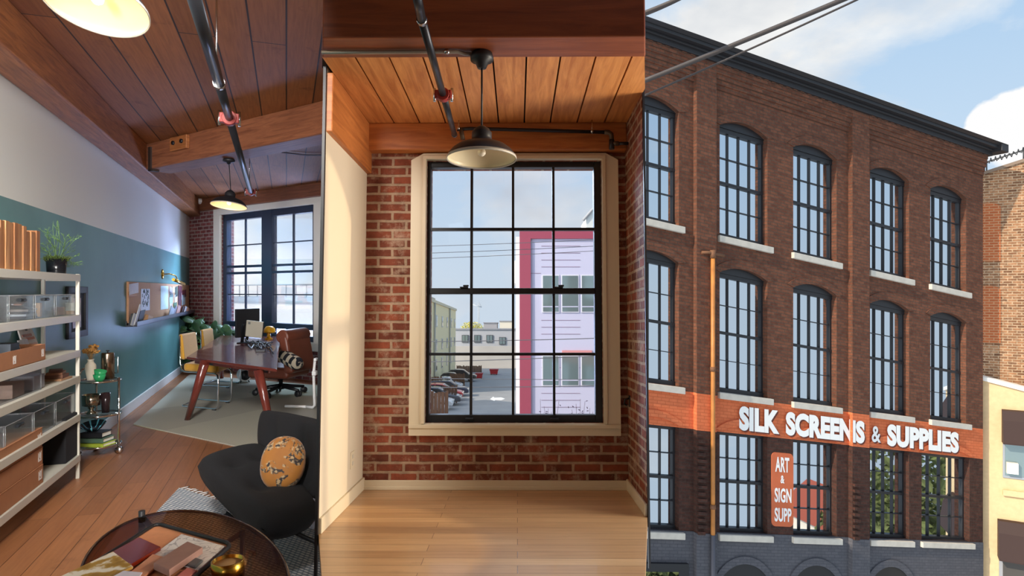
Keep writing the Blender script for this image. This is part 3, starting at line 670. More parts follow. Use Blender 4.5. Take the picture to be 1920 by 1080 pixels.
def bpx(px, py): a, z = wac(px, py, .03); return a-c0, z
def paper(px, py, w_, h_, c, label, name='pinned_paper', d=.003, tilt=0, group='papers on the pin board', deco=None):
    a, z = bpx(px, py); f = PB.at(a, .0305+d, z).turn(tilt, 'b')
    w_ *= 1.65
    o = MB().box(f, -w_/2, w_/2, 0, .003, -h_/2, h_/2).build(name, smp(name, c))
    tag(o, label, 'paper', group)
    return f
K = 1.0
paper(249, 541, .36, .15, (214,206,204), 'greyish white swatch pinned at the top left of the cork board', d=.012, tilt=.05)
paper(248, 551, .33, .07, (204,138,62), 'amber strip pinned below the grey swatch on the cork board')
f = paper(272, 562, .40, .34, (216,222,236), 'white sheet with a plant sketch on the left half of the cork board')
sk = MB(); rr = random.Random(5)
for k in range(26):
    x, z = rr.uniform(-.24,.24), rr.uniform(-.12,.12); sk.tube([(x,.005,z),(x+rr.uniform(-.03,.03),.005,z+.02),(x+rr.uniform(-.04,.04),.005,z+.05)], .005, 4, f)
tag(sk.build('plant_sketch', smp('k', (70,92,96))), 'dark plant drawing lines on the white sheet of the cork board', 'drawing')
paper(308, 558, .46, .42, (206,230,232), 'tall blank pale sheet in the middle of the cork board')
cl = [(320,545,.2,.14,(190,180,186),'lilac card top left of the collage'), (325,543,.16,.12,(214,190,150),'sand card at the collage top'), (330,547,.2,.2,(70,84,74),'dark green card in the collage'), (337,546,.26,.22,(96,40,56),'wine red card in the collage'), (344,551,.36,.16,(104,34,48),'wide maroon card in the collage'),
      (321,555,.24,.13,(90,120,118),'teal photo in the collage'), (320,563,.24,.12,(164,186,182),'pale teal card in the collage'), (329,559,.18,.16,(210,206,206),'white card in the middle of the collage'), (336,562,.2,.36,(84,44,62),'dark plum strip in the collage'), (343,562,.28,.22,(180,196,204),'pale blue card right in the collage'), (320,573,.2,.2,(216,210,204),'cream card low in the collage'), (328,573,.24,.12,(72,110,84),'green card low in the collage'), (337,574,.2,.16,(186,110,70),'orange card low in the collage'), (341,556,.2,.14,(190,150,150),'pink card overlapping the maroon one')]
for k, (px, py, w_, h_, c, l) in enumerate(cl): paper(px, py, w_, h_, c, l+' at the far end of the cork board', d=.002+.002*(k % 5), tilt=.05*((k*7) % 5-2), name='pinned_card')
def led(px, w_, h_, c, label, th=.02, roll=0, off=.08, name='leaning_card'):
    a = wac(px, 600, off)[0]-c0; w_ *= 1.4; f = PB.at(a, off, zb0-.028).turn(.22, 'a').turn(roll, 'b')
    tag(MB().box(f, -w_/2, w_/2, 0, th, 0, h_).build(name, smp(name, c), bevel=.002), label, 'card', 'cards leaning on the ledge')
led(246, .28, .17, (60,62,68), 'dark box file at the left end of the ledge', .03, 0, .05)
led(247, .16, .17, (206,206,202), 'white card at the left end of the ledge', .01, -.12, .1)
led(252, .09, .30, (222,222,226), 'tall white strip leaning on the ledge', .01, -.1, .11)
led(261, .24, .2, (52,60,62), 'dark patterned card behind the strip on the ledge', .01, .03, .06)
led(273, .28, .11, (206,160,112), 'tan block on the ledge', .05, -.1, .07)
led(277, .26, .035, (40,40,42), 'black marker lying on the tan block of the ledge', .02, 0, .10)
led(319, .36, .18, (150,160,176), 'grey blue card leaning at the right half of the ledge', .012, -.15, .08)
led(326, .28, .19, (112,112,128), 'slate card leaning on the ledge', .012, -.1, .08)
led(331, .28, .2, (176,130,118), 'terracotta card leaning on the ledge', .012, -.1, .09)
led(341, .36, .16, (92,72,78), 'dark plum box at the far end of the ledge', .03, 0, .05)
led(346, .3, .15, (204,200,206), 'white card at the far end of the ledge', .012, -.1, .09)
led(350, .28, .12, (196,140,116), 'salmon card last on the ledge', .012, -.1, .1)
a, z = wac(304, 514); f = W.at(a, 0, z)
t = thing('picture_light', 'brass picture light on the wall above the cork pin board', 'lamp', f.o)
Y_ = Fr(f.o, f.a, f.c*-1, f.b)
MB().lathe(Y_, [(0,0),(.09,0),(.09,.012),(.04,.03),(0,.035)], 20).build('wall_rose', M['brass'], t)
MB().tube([(0,.03,0),(.12,.10,.01),(.24,.18,-.02),(.30,.22,-.12)], .010, 8, f).build('arm', M['brass'], t)
MB().tube([(-.25,.22,-.10),(1.0,.22,-.17)], .028, 12, f).build('shade', M['brass'], t)
a, z = wac(338, 657); f = W.at(a, 0, z)
t = thing('wall_outlet', 'white wall outlet low on the green wall near the yellow chairs', 'outlet', f.o)
MB().box(f, -.06, .06, 0, .012, -.075, .075).build('plate', M['base'], t, bevel=.004)
for dz in (-.03, .03): MB().box(f, -.025, .025, .012, .014, dz-.018, dz+.018).build('socket', smp('o', (190,192,196)), t)
# ================================================================== OFFICE: ceiling services and lamps
def pendant(name, label, rim, r, up, axis, canopy_z, cord_top=None, lit=True, tilt=0, tdir=None, wat=30, group=None, col_=(1,.72,.40), inner='enamel', bulbmat=None):
    """a factory-style pendant: canopy, cord, stepped neck and wide dome; rim = centre of the open rim"""
    t = thing(name, label, 'lamp', rim, group)
    c = V(up).normalized(); a = V((1,0,0)); a = (a-c*a.dot(c)).normalized(); f = Fr(rim, a, c.cross(a), c)
    if tilt:
        td = V(tdir).normalized(); k = c.cross(td).normalized(); f = Fr(rim, *(Matrix.Rotation(tilt, 3, k)@x for x in (f.a, f.b, f.c)))
    s = r
    prof = [(1.0,0),(1.0,.06),(.97,.10),(.86,.24),(.70,.36),(.5,.44),(.36,.48),(.30,.52),(.29,.60),(.29,.76),(.25,.80),(.22,.86),(.12,.93),(.05,.97)]
    pr = [(p*s, z*s) for p, z in prof]
    inn = [(p*s-.004, z*s-.004) for p, z in prof[3:7]]
    m = MB().lathe(f, [((.985)*s, 0)]+pr, 40, caps=False)
    m.build('shade', M['black'], t)
    li = MB().lathe(f, [(.984*s, .001), (.984*s, .055*s), (.95*s, .095*s), (.845*s, .225*s), (.69*s, .34*s), (.49*s, .42*s), (.30*s, .46*s), (0, .47*s)], 40, caps=False)
    li.build('reflector', M[inner], t)
    li = MB().lathe(f, [(1.004*s,-.006),(1.012*s,.0),(1.004*s,.008),(.985*s,.002)], 40, closed=True); li.build('rim', M['rimedge'], t)
    b = MB().lathe(f, [(0,.06*s),(.06*s,.075*s),(.115*s,.13*s),(.12*s,.19*s),(.085*s,.28*s),(.06*s,.34*s),(.06*s,.46*s)], 20)
    b.build('bulb', bulbmat or M['bulb'], t)
    top = f.p(0,0,.97*s)
    ctop = cord_top if cord_top is not None else rim+c*(canopy_z-rim.dot(c))
    MB().tube([tuple(top), tuple(ctop)], .02*s+.0012, 8).build('cord', M['black'], t)
    cf = Fr(ctop, a, c.cross(a), c)
    MB().lathe(cf, [(0,-.07),(.02,-.07),(.03,-.045),(.33*s,-.035),(.34*s,-.02),(.30*s,.0),(0,.0)], 28).build('canopy', M['black'], t)
    if lit:
        d = bpy.data.lights.new('bulb_light', 'POINT'); d.energy = wat; d.color = col_; d.shadow_soft_size = .05
        o = bpy.data.objects.new('bulb_light', d); col.objects.link(o); o.location = f.p(0,0,-.02)-V(rim); o.parent = t
    return t
M['rimedge'] = plain('rim_edge', hx(190,182,170), .4)
M['bulb'] = plain('lit_bulb', hx(255,230,180), .4, emis=hx(255,220,160), es=6)
P = on_z(429, 298, ZB-.001); rY = P.y
rim = V((P.x, rY, H+(545-386)/F*rY))
pendant('pendant_lamp', 'lit black dome pendant hanging from the cross beam in front of the office window', rim, .218, (0,0,1), None, ZB, cord_top=V((P.x, rY, ZB)), tilt=.15, tdir=(.35,.94,0), wat=2.2)
rim = at(180, 12, 2.75)
pendant('pendant_lamp', 'lit pendant seen from below at the top left corner, cream inside', rim, .205, (0,0,1), None, ZC, cord_top=V((rim.x, rim.y, ZC)), tilt=.26, tdir=(.1,1,0), wat=1.5)
M['pipe'] = plain('dark_pipe', hx(52,54,60), .35, .6)
zp = H+1.47
A_, B_ = on_z(352, -45, zp), on_z(470, 360, zp)
pd = (B_-A_).normalized()
t = thing('sprinkler_pipe', 'dark sprinkler pipe with red couplings under the office ceiling', 'pipe', A_)
J1, J2 = on_z(411, 157, zp), on_z(430, 222, zp)
MB().tube([tuple(A_), tuple(J1)], .036, 12).build('pipe_run', M['pipe'], t)
MB().tube([tuple(J1), tuple(J2)], .033, 12).build('pipe_run', M['pipe'], t)
MB().tube([tuple(J2), tuple(B_)], .033, 12).build('pipe_run', M['pipe'], t)
MB().tube([tuple(J1-pd*.03), tuple(J1+pd*.03)], .041, 14).build('joint_ring', M['steel'], t)
def coupling(P, d, r, parent):
    d = V(d).normalized(); s = d.cross(V((0,0,1))).normalized(); f = Fr(P, d, s, s.cross(d))
    k = r/.04
    m = MB().tube([(-.035*k,0,0),(.035*k,0,0)], r*1.35, 16, f)
    for q in (-1, 1):
        m.box(f, -.03*k, .03*k, q*r*1.2-.02*k, q*r*1.2+.02*k, -.035*k, .035*k)
    o = m.build('coupling', M['red'], parent, bevel=.004)
    b = MB()
    for q in (-1, 1): b.tube([(0, q*r*1.75, -.055*k), (0, q*r*1.75, .055*k)], .011*k, 8, f); 
    b.build('coupling_bolts', M['steel'], parent)
coupling(J2, pd, .045, t); coupling(B_, pd, .042, t)
MB().tube([tuple(B_), tuple(B_+V((0,0,-.05)))], .02, 8).build('sprinkler_head', M['steel'], t)
for px, y0, y1 in ((406, 43, 130), (468, 303, 345)):
    q = on_z(px, y1, zp+.03); MB().tube([tuple(q), (q.x, q.y, ZC)], .006, 6).build('hanger_rod', M['steel'], t)
ca = [on_z(x, y, ZC-.03) for x, y in ((520,284),(548,288),(575,291),(640,291))]
tag(MB().tube([tuple(p) for p in ca], .012, 8).build('ceiling_cable', plain('cable_grey', hx(120,124,150), .5)), 'grey cable run across the ceiling planks near the office window', 'cable')
q = on_plane(374, 377, E.o+NE*.14, NE)
t = thing('sensor', 'small white sensor in the ceiling corner above the bricks', 'sensor', q)
f = Fr(q, EW, -NE, (0,0,1))
MB().ball(f, .07, .07, .07, 14, 8).build('housing', M['base'], t); MB().ball(f.at(.0,-.05,-.02), .035, .035, .035, 12, 8).build('lens', M['black'], t)
# ================================================================== OFFICE: the desk and what is around it
zd = .85
D0, D1, D2_, D3 = on_z(350, 669, zd), on_z(519, 692, zd), on_z(526, 631, zd), on_z(414, 629, zd)
dc = (D0+D1+D2_+D3)/4
M['walnut'] = woodmat('desk_walnut', hx(84,34,30), hx(120,56,44), .22, (1.2, 12, 12), 1.5, coat=.3)
t = thing('desk', 'large reddish walnut desk with splayed round legs in front of the office window', 'desk', (dc.x, dc.y, 0))
q4 = [D0, D1, D2_, D3]
MB().prism(Fr((0,0,0)), [(p.x, p.y) for p in q4], zd-.035, zd).build('desktop', M['walnut'], t, bevel=.008)
ins = [p+(dc-p)*k for p, k in zip(q4, (.14, .17, .12, .12))]
ap_ = MB()
for i in range(4):
    p, q = ins[i], ins[(i+1) % 4]; d = (q-p); n = V((-d.y, d.x, 0)).normalized()
    ap_.box(Fr((p.x, p.y, 0), d.normalized(), n, (0,0,1)), 0, d.length, -.012, .012, zd-.11, zd-.035)
ap_.build('apron', M['walnut'], t)
lgb = [on_z(351, 789, 0), on_z(512, 820, 0), None, None]
for i, p in enumerate(ins):
    tp = V((p.x, p.y, zd-.04)); o_ = (p-dc); o_.z = 0
    bt = lgb[i] if lgb[i] is not None else V((p.x, p.y, 0))+o_.normalized()*.22
    if i == 0: tp = V((*(on_z(384, 680, zd-.04).xy), zd-.04))
    if i == 1: tp = V((*(on_z(484, 693, zd-.04).xy), zd-.04))
    MB().tube([tuple(tp), tuple(bt)], [.058, .038], 14).build('leg', M['walnut'], t)
rugA = [on_z(x, y, 0) for x, y in ((250,797),(480,846),(616,875),(610,745),(598,724),(356,703))]
M['rug1'] = None
m, nt, b = newmat('office_rug_pale'); uv = uvmap(nt)
n1 = N(nt, 'ShaderNodeTexVoronoi', Scale=.55, feature='F1'); nt.links.new(uv, n1.inputs['Vector'])
wv = N(nt, 'ShaderNodeTexWave', Scale=9.0, Distortion=.6); nt.links.new(uv, wv.inputs['Vector'])
c = ramp(nt, n1.outputs['Color'], [(.3, hx(176,172,158)), (.5, hx(196,192,176)), (.7, hx(168,172,150))]).outputs[0]
c = mix(nt, ramp(nt, wv.outputs['Fac'], [(.4, (0,0,0,1)), (.6, (.25,.25,.25,1))]).outputs[0], c, hx(140,136,128))
nt.links.new(c, b.inputs['Base Color']); b.inputs['Roughness'].default_value = .95; M['rug1'] = m
tag(MB().prism(W0, [(p.x, p.y) for p in rugA], .001, .014).build('area_rug', M['rug1']), 'large pale patchwork rug on the oak floor under the desk', 'rug')
# cantilever chairs
M['mustard'] = plain('mustard_velvet', hx(206,150,44), .8, noise=.06, nscale=30, sheen=.3)
def cant_chair(cx, cy, a, b, label, s=1.0):
    f = Fr((cx, cy, .014), V(a).normalized()*s, V(b).normalized()*s, V((0,0,s)))
    t = thing('cantilever_chair', label, 'chair', (cx, cy, .014), 'mustard cantilever chairs at the desk')
    hw, hd, sh, bh = .29, .33, .50, 1.0
    path = []
    for q in (-1, 1):
        y = q*hw
        pts = [(-.36, y, bh), (-.36, y, .62), (-.34, y, .53), (-.28, y, .50), (hd-.06, y, .50), (hd-.01, y, .48), (hd+.01, y, .42), (hd+.01, y, .08), (hd-.01, y, .03), (hd-.06, y, .014), (-.30, y, .014)]
        MB().tube(pts, .013, 10, f).build('tube_frame', M['chrome'], t)
    MB().tube([(-.30,-hw,.014), (-.335,-hw+.04,.014), (-.335,hw-.04,.014), (-.30,hw,.014)], .013, 10, f).build('rear_rail', M['chrome'], t)
    MB().tube([(.1,-hw,.49), (.1,hw,.49)], .01, 8, f).build('cross_rail', M['chrome'], t)
    for q in (-1, 1): MB().box(f, hd-.10, hd-.03, q*hw-.018, q*hw+.018, 0, .01).build('glide', M['black'], t)
    MB().box(f, -.31, hd, -hw+.02, hw-.02, .505, .61).build('seat', M['mustard'], t, bevel=.035, seg=4)
    MB().box(f.at(-.33,0,.66).turn(-.10, 'b'), -.025, .045, -hw+.015, hw-.015, 0, .36).build('backrest', M['mustard'], t, bevel=.03, seg=4)
    return t
cant_chair(-4.60, 9.65, (.93,-.37,0), (-.12,.99,0), 'mustard yellow cantilever chair nearest the lens at the desk', 1.06)
cant_chair(-5.33, 11.75, (.93,-.37,0), (-.12,.99,0), 'mustard yellow cantilever chair farther back, by the leafy plant', 1.0)
# monitors, arm, lamp and cables on the desk
mb_ = on_z(454, 643, zd)
M['grey'] = plain('warm_grey_plastic', hx(176,170,154), .5)
f = Fr(mb_, (.99,-.14,0), (.14,.99,0)); k = mb_.y/F
t = thing('monitor', 'beige-backed computer monitor on a black stand on the desk', 'monitor', mb_)
g = Fr(at(477, 617, mb_.y-.15), (.97,-.22,0), (.22,.97,0)).turn(.10, 'b')
MB().box(g, -17*k, 17*k, -.015, .015, -15*k, 15*k).build('back_panel', M['grey'], t, bevel=.006)
MB().box(g, -17*k, 17*k, .015, .03, -15*k, 15*k).build('screen', M['black'], t)
MB().box(g, -13*k, -8*k, -.018, -.014, 8*k, 12*k).build('badge', plain('badge_grey', hx(110,112,110), .5), t)
MB().tube([tuple(mb_+V((0,0,.01))), tuple(at(456, 612, mb_.y)), tuple(at(458, 606, mb_.y-.05))], .03, 8).build('stand_arm', M['blackmetal'], t)
MB().box(f, -.03, .5, -.12, .12, 0, .015).build('stand_base', M['blackmetal'], t, bevel=.004)
t = thing('monitor', 'second monitor seen edge-on behind the beige one', 'monitor', on_z(462, 636, zd))
g2 = Fr(at(464, 602, mb_.y+.5), (.35,.94,0), (-.94,.35,0))
MB().box(g2, -.28, .28, -.02, .02, -.28, .22).build('screen', M['black'], t, bevel=.006)
MB().tube([(0,.0,-.28),(0,.05,-.42)], .025, 8, g2).build('stand', M['blackmetal'], t)
lb = on_z(504, 636, zd); k = lb.y/F
M['yellow'] = plain('yellow_lacquer', hx(236,176,34), .3)
t = thing('desk_lamp', 'yellow mushroom desk lamp on the far end of the desk', 'lamp', lb)
f = Fr(lb)
MB().lathe(f, [(0,0),(7*k,0),(7*k,.02),(3.4*k,.03),(3.0*k,9*k),(4*k,12*k),(0,12*k)], 24).build('stem', M['yellow'], t)
MB().lathe(f.at(1.5*k,0,0), [(0,25*k),(6*k,24*k),(9.5*k,20*k),(11*k,15*k),(11*k,12.5*k),(9.8*k,13*k),(8*k,18*k),(0,21*k)], 28).build('shade', M['yellow'], t)
rr = random.Random(11); m = MB()
for j in range(9):
    x0, y0 = rr.uniform(460, 490), rr.uniform(640, 655); pts = []
    for q in range(7):
        p = on_z(x0+q*4.2+rr.uniform(-3,3), y0+q*1.6+rr.uniform(-4,4), zd); pts.append((p.x, p.y, zd+.012+.05*rr.random()))
    m.tube(pts, .009, 6)
tag(m.build('cable_tangle', M['black']), 'tangle of black cables lying on the desktop', 'cables', kind='stuff')
for px, py, l in ((500,648,'black charger block in the cables, far one'), (488,660,'black charger block in the cables, near one')):
    p = on_z(px, py, zd); bx('charger', yaw(p, .4), .12, .07, .03, M['black'], l, 'charger')
p = on_z(535, 648, zd-.02)
# small side speaker/heater on the floor
fp = on_z(459, 717, .014); k = fp.y/F
t = thing('fan_heater', 'white round fan heater with a black face on the rug under the desk', 'heater', fp)
ff = V((.55,-.83,0)).normalized(); g = Fr(fp+V((0,0,14*k)), ff, V((-ff.y, ff.x, 0)), (0,0,1))
g3 = Fr(g.o, g.b, g.c, g.a)
MB().lathe(g3, [(0,-.18),(9*k,-.18),(12*k,-.14),(12.4*k,.0),(11.4*k,.05),(9.5*k,.055),(9.0*k,.03),(0,.03)], 30).build('housing', M['base'], t)
MB().lathe(g3, [(0,.035),(9.2*k,.035),(9.2*k,.045),(0,.05)], 28).build('face', M['black'], t)
for q in (-1, 1): MB().tube([(0, q*6*k, -10*k), (.0, q*8*k, -14*k)], .012, 8, g).build('foot', M['black'], t)
# brown leather desk chair
cc_ = on_z(521, 742, 0); ang = math.atan2(-.25, -1)
M['leather'] = plain('cognac_leather', hx(112,60,44), .38, noise=.10, nscale=6, bump=.08)
fa_ = V((-.97,.22,0)).normalized(); f = Fr((cc_.x+.05, cc_.y, 0.014), fa_, V((-fa_.y, fa_.x, 0)), (0,0,1)); 
t = thing('desk_chair', 'brown leather desk chair on black casters at the right side of the desk', 'chair', f.o)
MB().lathe(f, [(0,.10),(.06,.10),(.06,.16),(.032,.17),(.032,.30),(.0,.30)], 16).build('column', M['blackmetal'], t)
for k in range(5):
    a = 2*math.pi*k/5+.35; ca, sa = math.cos(a), math.sin(a)
    MB().tube([(0,0,.155), (ca*.40, sa*.40, .105)], [.038,.022], 8, f).build('base_spoke', M['blackmetal'], t)
    cst = MB()
    wfr = Fr(f.p(ca*.40, sa*.40, .05), f.a*ca+f.b*sa, f.c, f.b*ca-f.a*sa)
    for q in (-.025, .025): cst.lathe(wfr.at(0,0,q), [(0,-.016),(.045,-.016),(.05,-.008),(.05,.008),(.045,.016),(0,.016)], 16)
    cst.build('caster', M['black'], t, bevel=.0)
MB().box(f, -.15, .15, -.16, .16, .28, .32).build('mechanism', M['blackmetal'], t, bevel=.01)
MB().box(f, -.34, .40, -.35, .35, .31, .50).build('seat', M['leather'], t, bevel=.06, seg=4)
bk = f.at(-.36,0,.40).turn(.20, 'b')
MB().box(bk, -.085, .075, -.36, .36, .0, .62).build('backrest', M['leather'], t, bevel=.05, seg=4)
MB().tube([(-.0,-.35,.60), (-.0,.35,.60)], .115, 20, bk).build('head_roll', M['leather'], t, bevel=.03)
MB().tube([(.06,-.33,.40), (.06,.33,.40)], .06, 16, bk).build('lumbar_roll', M['leather'], t)
m, nt, b = newmat('checkered_cloth'); uv = uvmap(nt, (8,4.5,1)); ck = N(nt, 'ShaderNodeTexChecker', Scale=1.6); nt.links.new(uv, ck.inputs['Vector'])
ck.inputs['Color1'].default_value = hx(30,34,44); ck.inputs['Color2'].default_value = hx(206,196,176); nt.links.new(ck.outputs[0], b.inputs['Base Color']); b.inputs['Roughness'].default_value = .9
p0_, p1_ = at(522, 662, cc_.y-.25), at(561, 684, cc_.y-.62)
pb_l = MB().tube([tuple(p0_+(p1_-p0_)*x) for x in (0,.03,.1,.5,.9,.97,1)], [.05,.09,.105,.11,.105,.09,.05], 18)
tag(pb_l.build('bolster_pillow', m), 'black and cream checkered bolster on the brown leather chair', 'pillow')
# white tubular stand at the right edge
s0 = at(590, 731, 9.3); k = 9.3/F
t = thing('tube_stand', 'white tubular stand behind the brown leather chair at the picture divide', 'stand', (s0.x, s0.y, 0.014))
f = Fr((s0.x, s0.y, .014)); hz = lambda y: (545-y)*k+H-.014
MB().tube([(-18*k,.05,.03), (-4*k,0,.03), (0,0,.06), (-2*k,0,hz(700)), (1*k,0,hz(672))], .02, 10, f).build('tube', M['base'], t)
MB().box(f, -4*k, 4*k, -.05, .05, hz(704), hz(695)).build('lower_bracket', M['base'], t, bevel=.015)
MB().box(f, -1*k, 5*k, -.05, .05, hz(677), hz(671)).build('upper_bracket', M['base'], t, bevel=.015)
MB().tube([(-60*k,.1,.03), (-18*k,.05,.03)], .02, 10, f).build('foot_bar', M['base'], t)
# ------------------------------------------------------------------ big leafy plant in the corner
M['leafg'] = plain('monstera_leaf', hx(52,84,46), .42, noise=.4, nscale=4)
pc = W.p(a1w-1.35, .62, 0)
t = thing('monstera_plant', 'large-leaved green plant in a dark pot in the brick corner behind the chairs', 'plant', pc)
MB().lathe(Fr(pc), [(0,0),(.22,0),(.28,.42),(.26,.42),(.24,.38),(0,.38)], 28).build('pot', M['potblack'], t)
def leaf(m, f, Ln, Wd, droop=.3):
    def fn(u, v):
        x = u; wx = math.sin(math.pi*min(1, x*.93+.07))**.62*(1-.35*x)
        y = (v-.5)*2*wx*Wd*.5*1.35
        notch = 1.0 if x > .12 else 1.0
        return (x*Ln-(.12*Ln*(abs(v-.5)*2) if x < .2 else 0), y, -.25*abs(y)*1.0-droop*Ln*x*x+.04*Ln*math.sin(x*3))
    m.grid(fn, 9, 6, f, .004)
rr = random.Random(21); st = MB(); k = pc.y/F
targ = [(348,612,.0),(354,625,.2),(362,594,0),(368,604,.1),(377,602,-.1),(386,612,.1),(376,617,.0),(395,609,.0),(401,621,.2),(391,625,0),(412,618,-.2),(420,613,.1),(424,624,.1),(436,622,.2),(440,625,0),(407,628,.2),(357,606,.2),(350,640,.1),(366,632,0),(384,640,.1),(345,655,.2),(360,655,.0),(372,650,.2),(352,668,0),(398,634,0),(416,630,.1)]
targ = targ+[(x+rr.uniform(-7,7), y+rr.uniform(-6,9), 0) for x, y, _ in targ]
for j, (px, py, dy) in enumerate(targ):
    Y = pc.y-.35+.7*rr.random()-(px-360)/110*1.0
    p = at(px, py, Y); base = pc+V((rr.uniform(-.1,.1), rr.uniform(-.1,.1), .38)); mid_ = (base+p)/2+V((0,0,.12))
    st.tube([tuple(base), tuple(mid_), tuple(p)], [.014,.011,.008], 6)
    d = V((p.x-base.x, p.y-base.y, 0)); d = d.normalized() if d.length > .05 else V((1,0,0))
    an = rr.uniform(-.9,.9); d = Matrix.Rotation(an, 3, 'Z')@d
    cz = V((rr.uniform(-.7,.8), -.75+rr.uniform(-.2,.5), .65)).normalized(); a_ = (d-cz*d.dot(cz)).normalized()
    lm = MB(); leaf(lm, Fr(p-a_*.05, a_, cz.cross(a_), cz), rr.uniform(.19,.29), rr.uniform(.12,.19), rr.uniform(.15,.6))
    lm.build('leaf', M['leafg'], t)
st.build('stems', M['stemgreen'], t)
# ================================================================== OFFICE: bar cart
M['glassclear'] = glassmat('cart_glass', (.90,.96,.95,1), .12, .02, .03)
cb = on_z(186, 858, 0); cy_ = cb.y+.15; k = cy_/F
ct = at(185, 712, cy_); r = 36.5*k
t = thing('bar_cart', 'round three-tier chrome and glass bar cart beside the shelving', 'cart', (ct.x, ct.y, 0))
zt = [H-(y-545)*k for y in (713, 776, 833)]
for z in zt:
    f = Fr((ct.x, ct.y, z))
    MB().lathe(f, [(0,-.006),(r*.97,-.006),(r*.97,.006),(0,.006)], 40).build('glass_tier', M['glassclear'], t)
    ring = [(r*math.cos(2*math.pi*j/40), r*math.sin(2*math.pi*j/40), 0) for j in range(41)]
    MB().tube(ring, .010, 8, f).build('tier_ring', M['chrome'], t)
for a in (.05, 2.25, 4.2):
    x, y = ct.x+r*math.cos(a)*1.01, ct.y+r*math.sin(a)*1.01
    MB().tube([(x,y,.08),(x,y,zt[0]+.03)], .012, 10).build('post', M['chrome'], t)
    cf = Fr((x,y,.04), (1,0,0), (0,0,1), (0,1,0))
    MB().lathe(cf, [(0,-.022),(.035,-.022),(.04,0),(.035,.022),(0,.022)], 16).build('caster', M['steel'], t)
h0 = at(150, 700, cy_)
MB().tube([tuple(at(147,706,cy_-.05)), tuple(at(153,694,cy_-.02)), tuple(at(164,687,cy_+.1))], .012, 8).build('handle', M['chrome'], t)
def on_cart(px, i, dy=0): return Fr(V((((px-CX)/F)*(cy_+dy), cy_+dy, zt[i]+.0065)))
hgt2 = lambda n: n*k
# vase with dried flowers
f = on_cart(170, 0, -.03)
t = thing('flower_vase', 'cream ceramic vase with dried ochre flowers on the top tier of the cart', 'vase', f.o)
R_ = 9.5*k
MB().lathe(f, [(0,0),(.62*R_,0),(.66*R_,.02),(.86*R_,14*k),(R_,24*k),(.9*R_,29*k),(.55*R_,33*k),(.5*R_,36*k),(.62*R_,39*k),(.5*R_,38.5*k),(.4*R_,34*k),(0,33*k)], 28).build('vase', plain('cream_glaze', hx(214,204,184), .3), t)
fl = MB(); sm = MB(); rr = random.Random(8)
for j in range(16):
    a = rr.uniform(0, 6.28); q = V((math.cos(a)*rr.uniform(2,14)*k, math.sin(a)*rr.uniform(1,10)*k, rr.uniform(48,64)*k)); sm.tube([(0,0,34*k), tuple(q*.6+V((0,0,14*k))), tuple(q)], .003, 5, f)
    for z in range(7): fl.ball(f.at(q.x+rr.uniform(-4,4)*k, q.y+rr.uniform(-4,4)*k, q.z+rr.uniform(-2.5,2.5)*k), 2.6*k, 2.6*k, 1.6*k, 7, 5)
sm.build('stalks', smp('st', (150,120,80)), t); fl.build('dried_flowers', plain('dried_ochre', hx(176,128,64), .9, noise=.3, nscale=30), t)
f = on_cart(202, 0, .08)
t = thing('coffee_press', 'tall brushed steel canister with a black plunger knob on the top tier', 'canister', f.o)
MB().lathe(f, [(0,0),(11*k,0),(11*k,47*k),(10.4*k,49*k),(0,49.5*k)], 30).build('body', plain('brushed_bronze_steel', hx(168,150,130), .25, 1), t)
MB().lathe(f, [(0,49.5*k),(1*k,49.5*k),(1*k,52*k),(3.2*k,52.5*k),(3.2*k,54*k),(0,54.2*k)], 16).build('plunger_knob', M['black'], t)
MB().tube([(9*k,6*k,40*k),(15*k,7*k,40*k),(15*k,7*k,10*k),(9*k,6*k,10*k)], 1.0*k, 8, f).build('handle', M['steel'], t)
M['greenglass'] = plain('green_glazed', hx(44,150,92), .15, spec=.7)
f = on_cart(186.5, 0, -.12)
for j, (dx, dz, tl, l) in enumerate(((0,0,0,'lower green bowl of the pair on the top tier'), (-.6*k,8*k,.22,'tilted green bowl nested on the other'))):
    g = f.at(dx,0,dz).turn(tl, 'b'); R_ = 10.6*k
    o = MB().lathe(g, [(0,0),(.5*R_,0),(.8*R_,4*k),(R_,12.5*k),(.93*R_,12.5*k),(.7*R_,4.6*k),(0,1.2*k)], 28).build('bowl', M['greenglass'])
    tag(o, l, 'bowl', 'green bowls on the cart')
M['silver'] = plain('mercury_glass', hx(196,190,172), .14, 1)
f = on_cart(171, 1, -.03)
t = thing('goblet', 'wide silver goblet on a stepped foot on the middle tier', 'goblet', f.o)
MB().lathe(f, [(0,0),(8*k,0),(8*k,2*k),(4*k,6*k),(3.4*k,9*k),(6*k,11*k),(5*k,13*k),(14.6*k,16*k),(15.4*k,36*k),(14.6*k,36*k),(14*k,18*k),(0,15*k)], 32).build('goblet', M['silver'], t)
f = on_cart(198, 1, .05)
tag(MB().lathe(f, [(0,0),(6.4*k,0),(8.2*k,37*k),(7.4*k,37*k),(5.8*k,1*k),(0,1*k)], 26).build('tumbler', plain('dark_glass', hx(44,32,34), .12)), 'tall dark brown tumbler on the middle tier', 'glass')
zz = 0
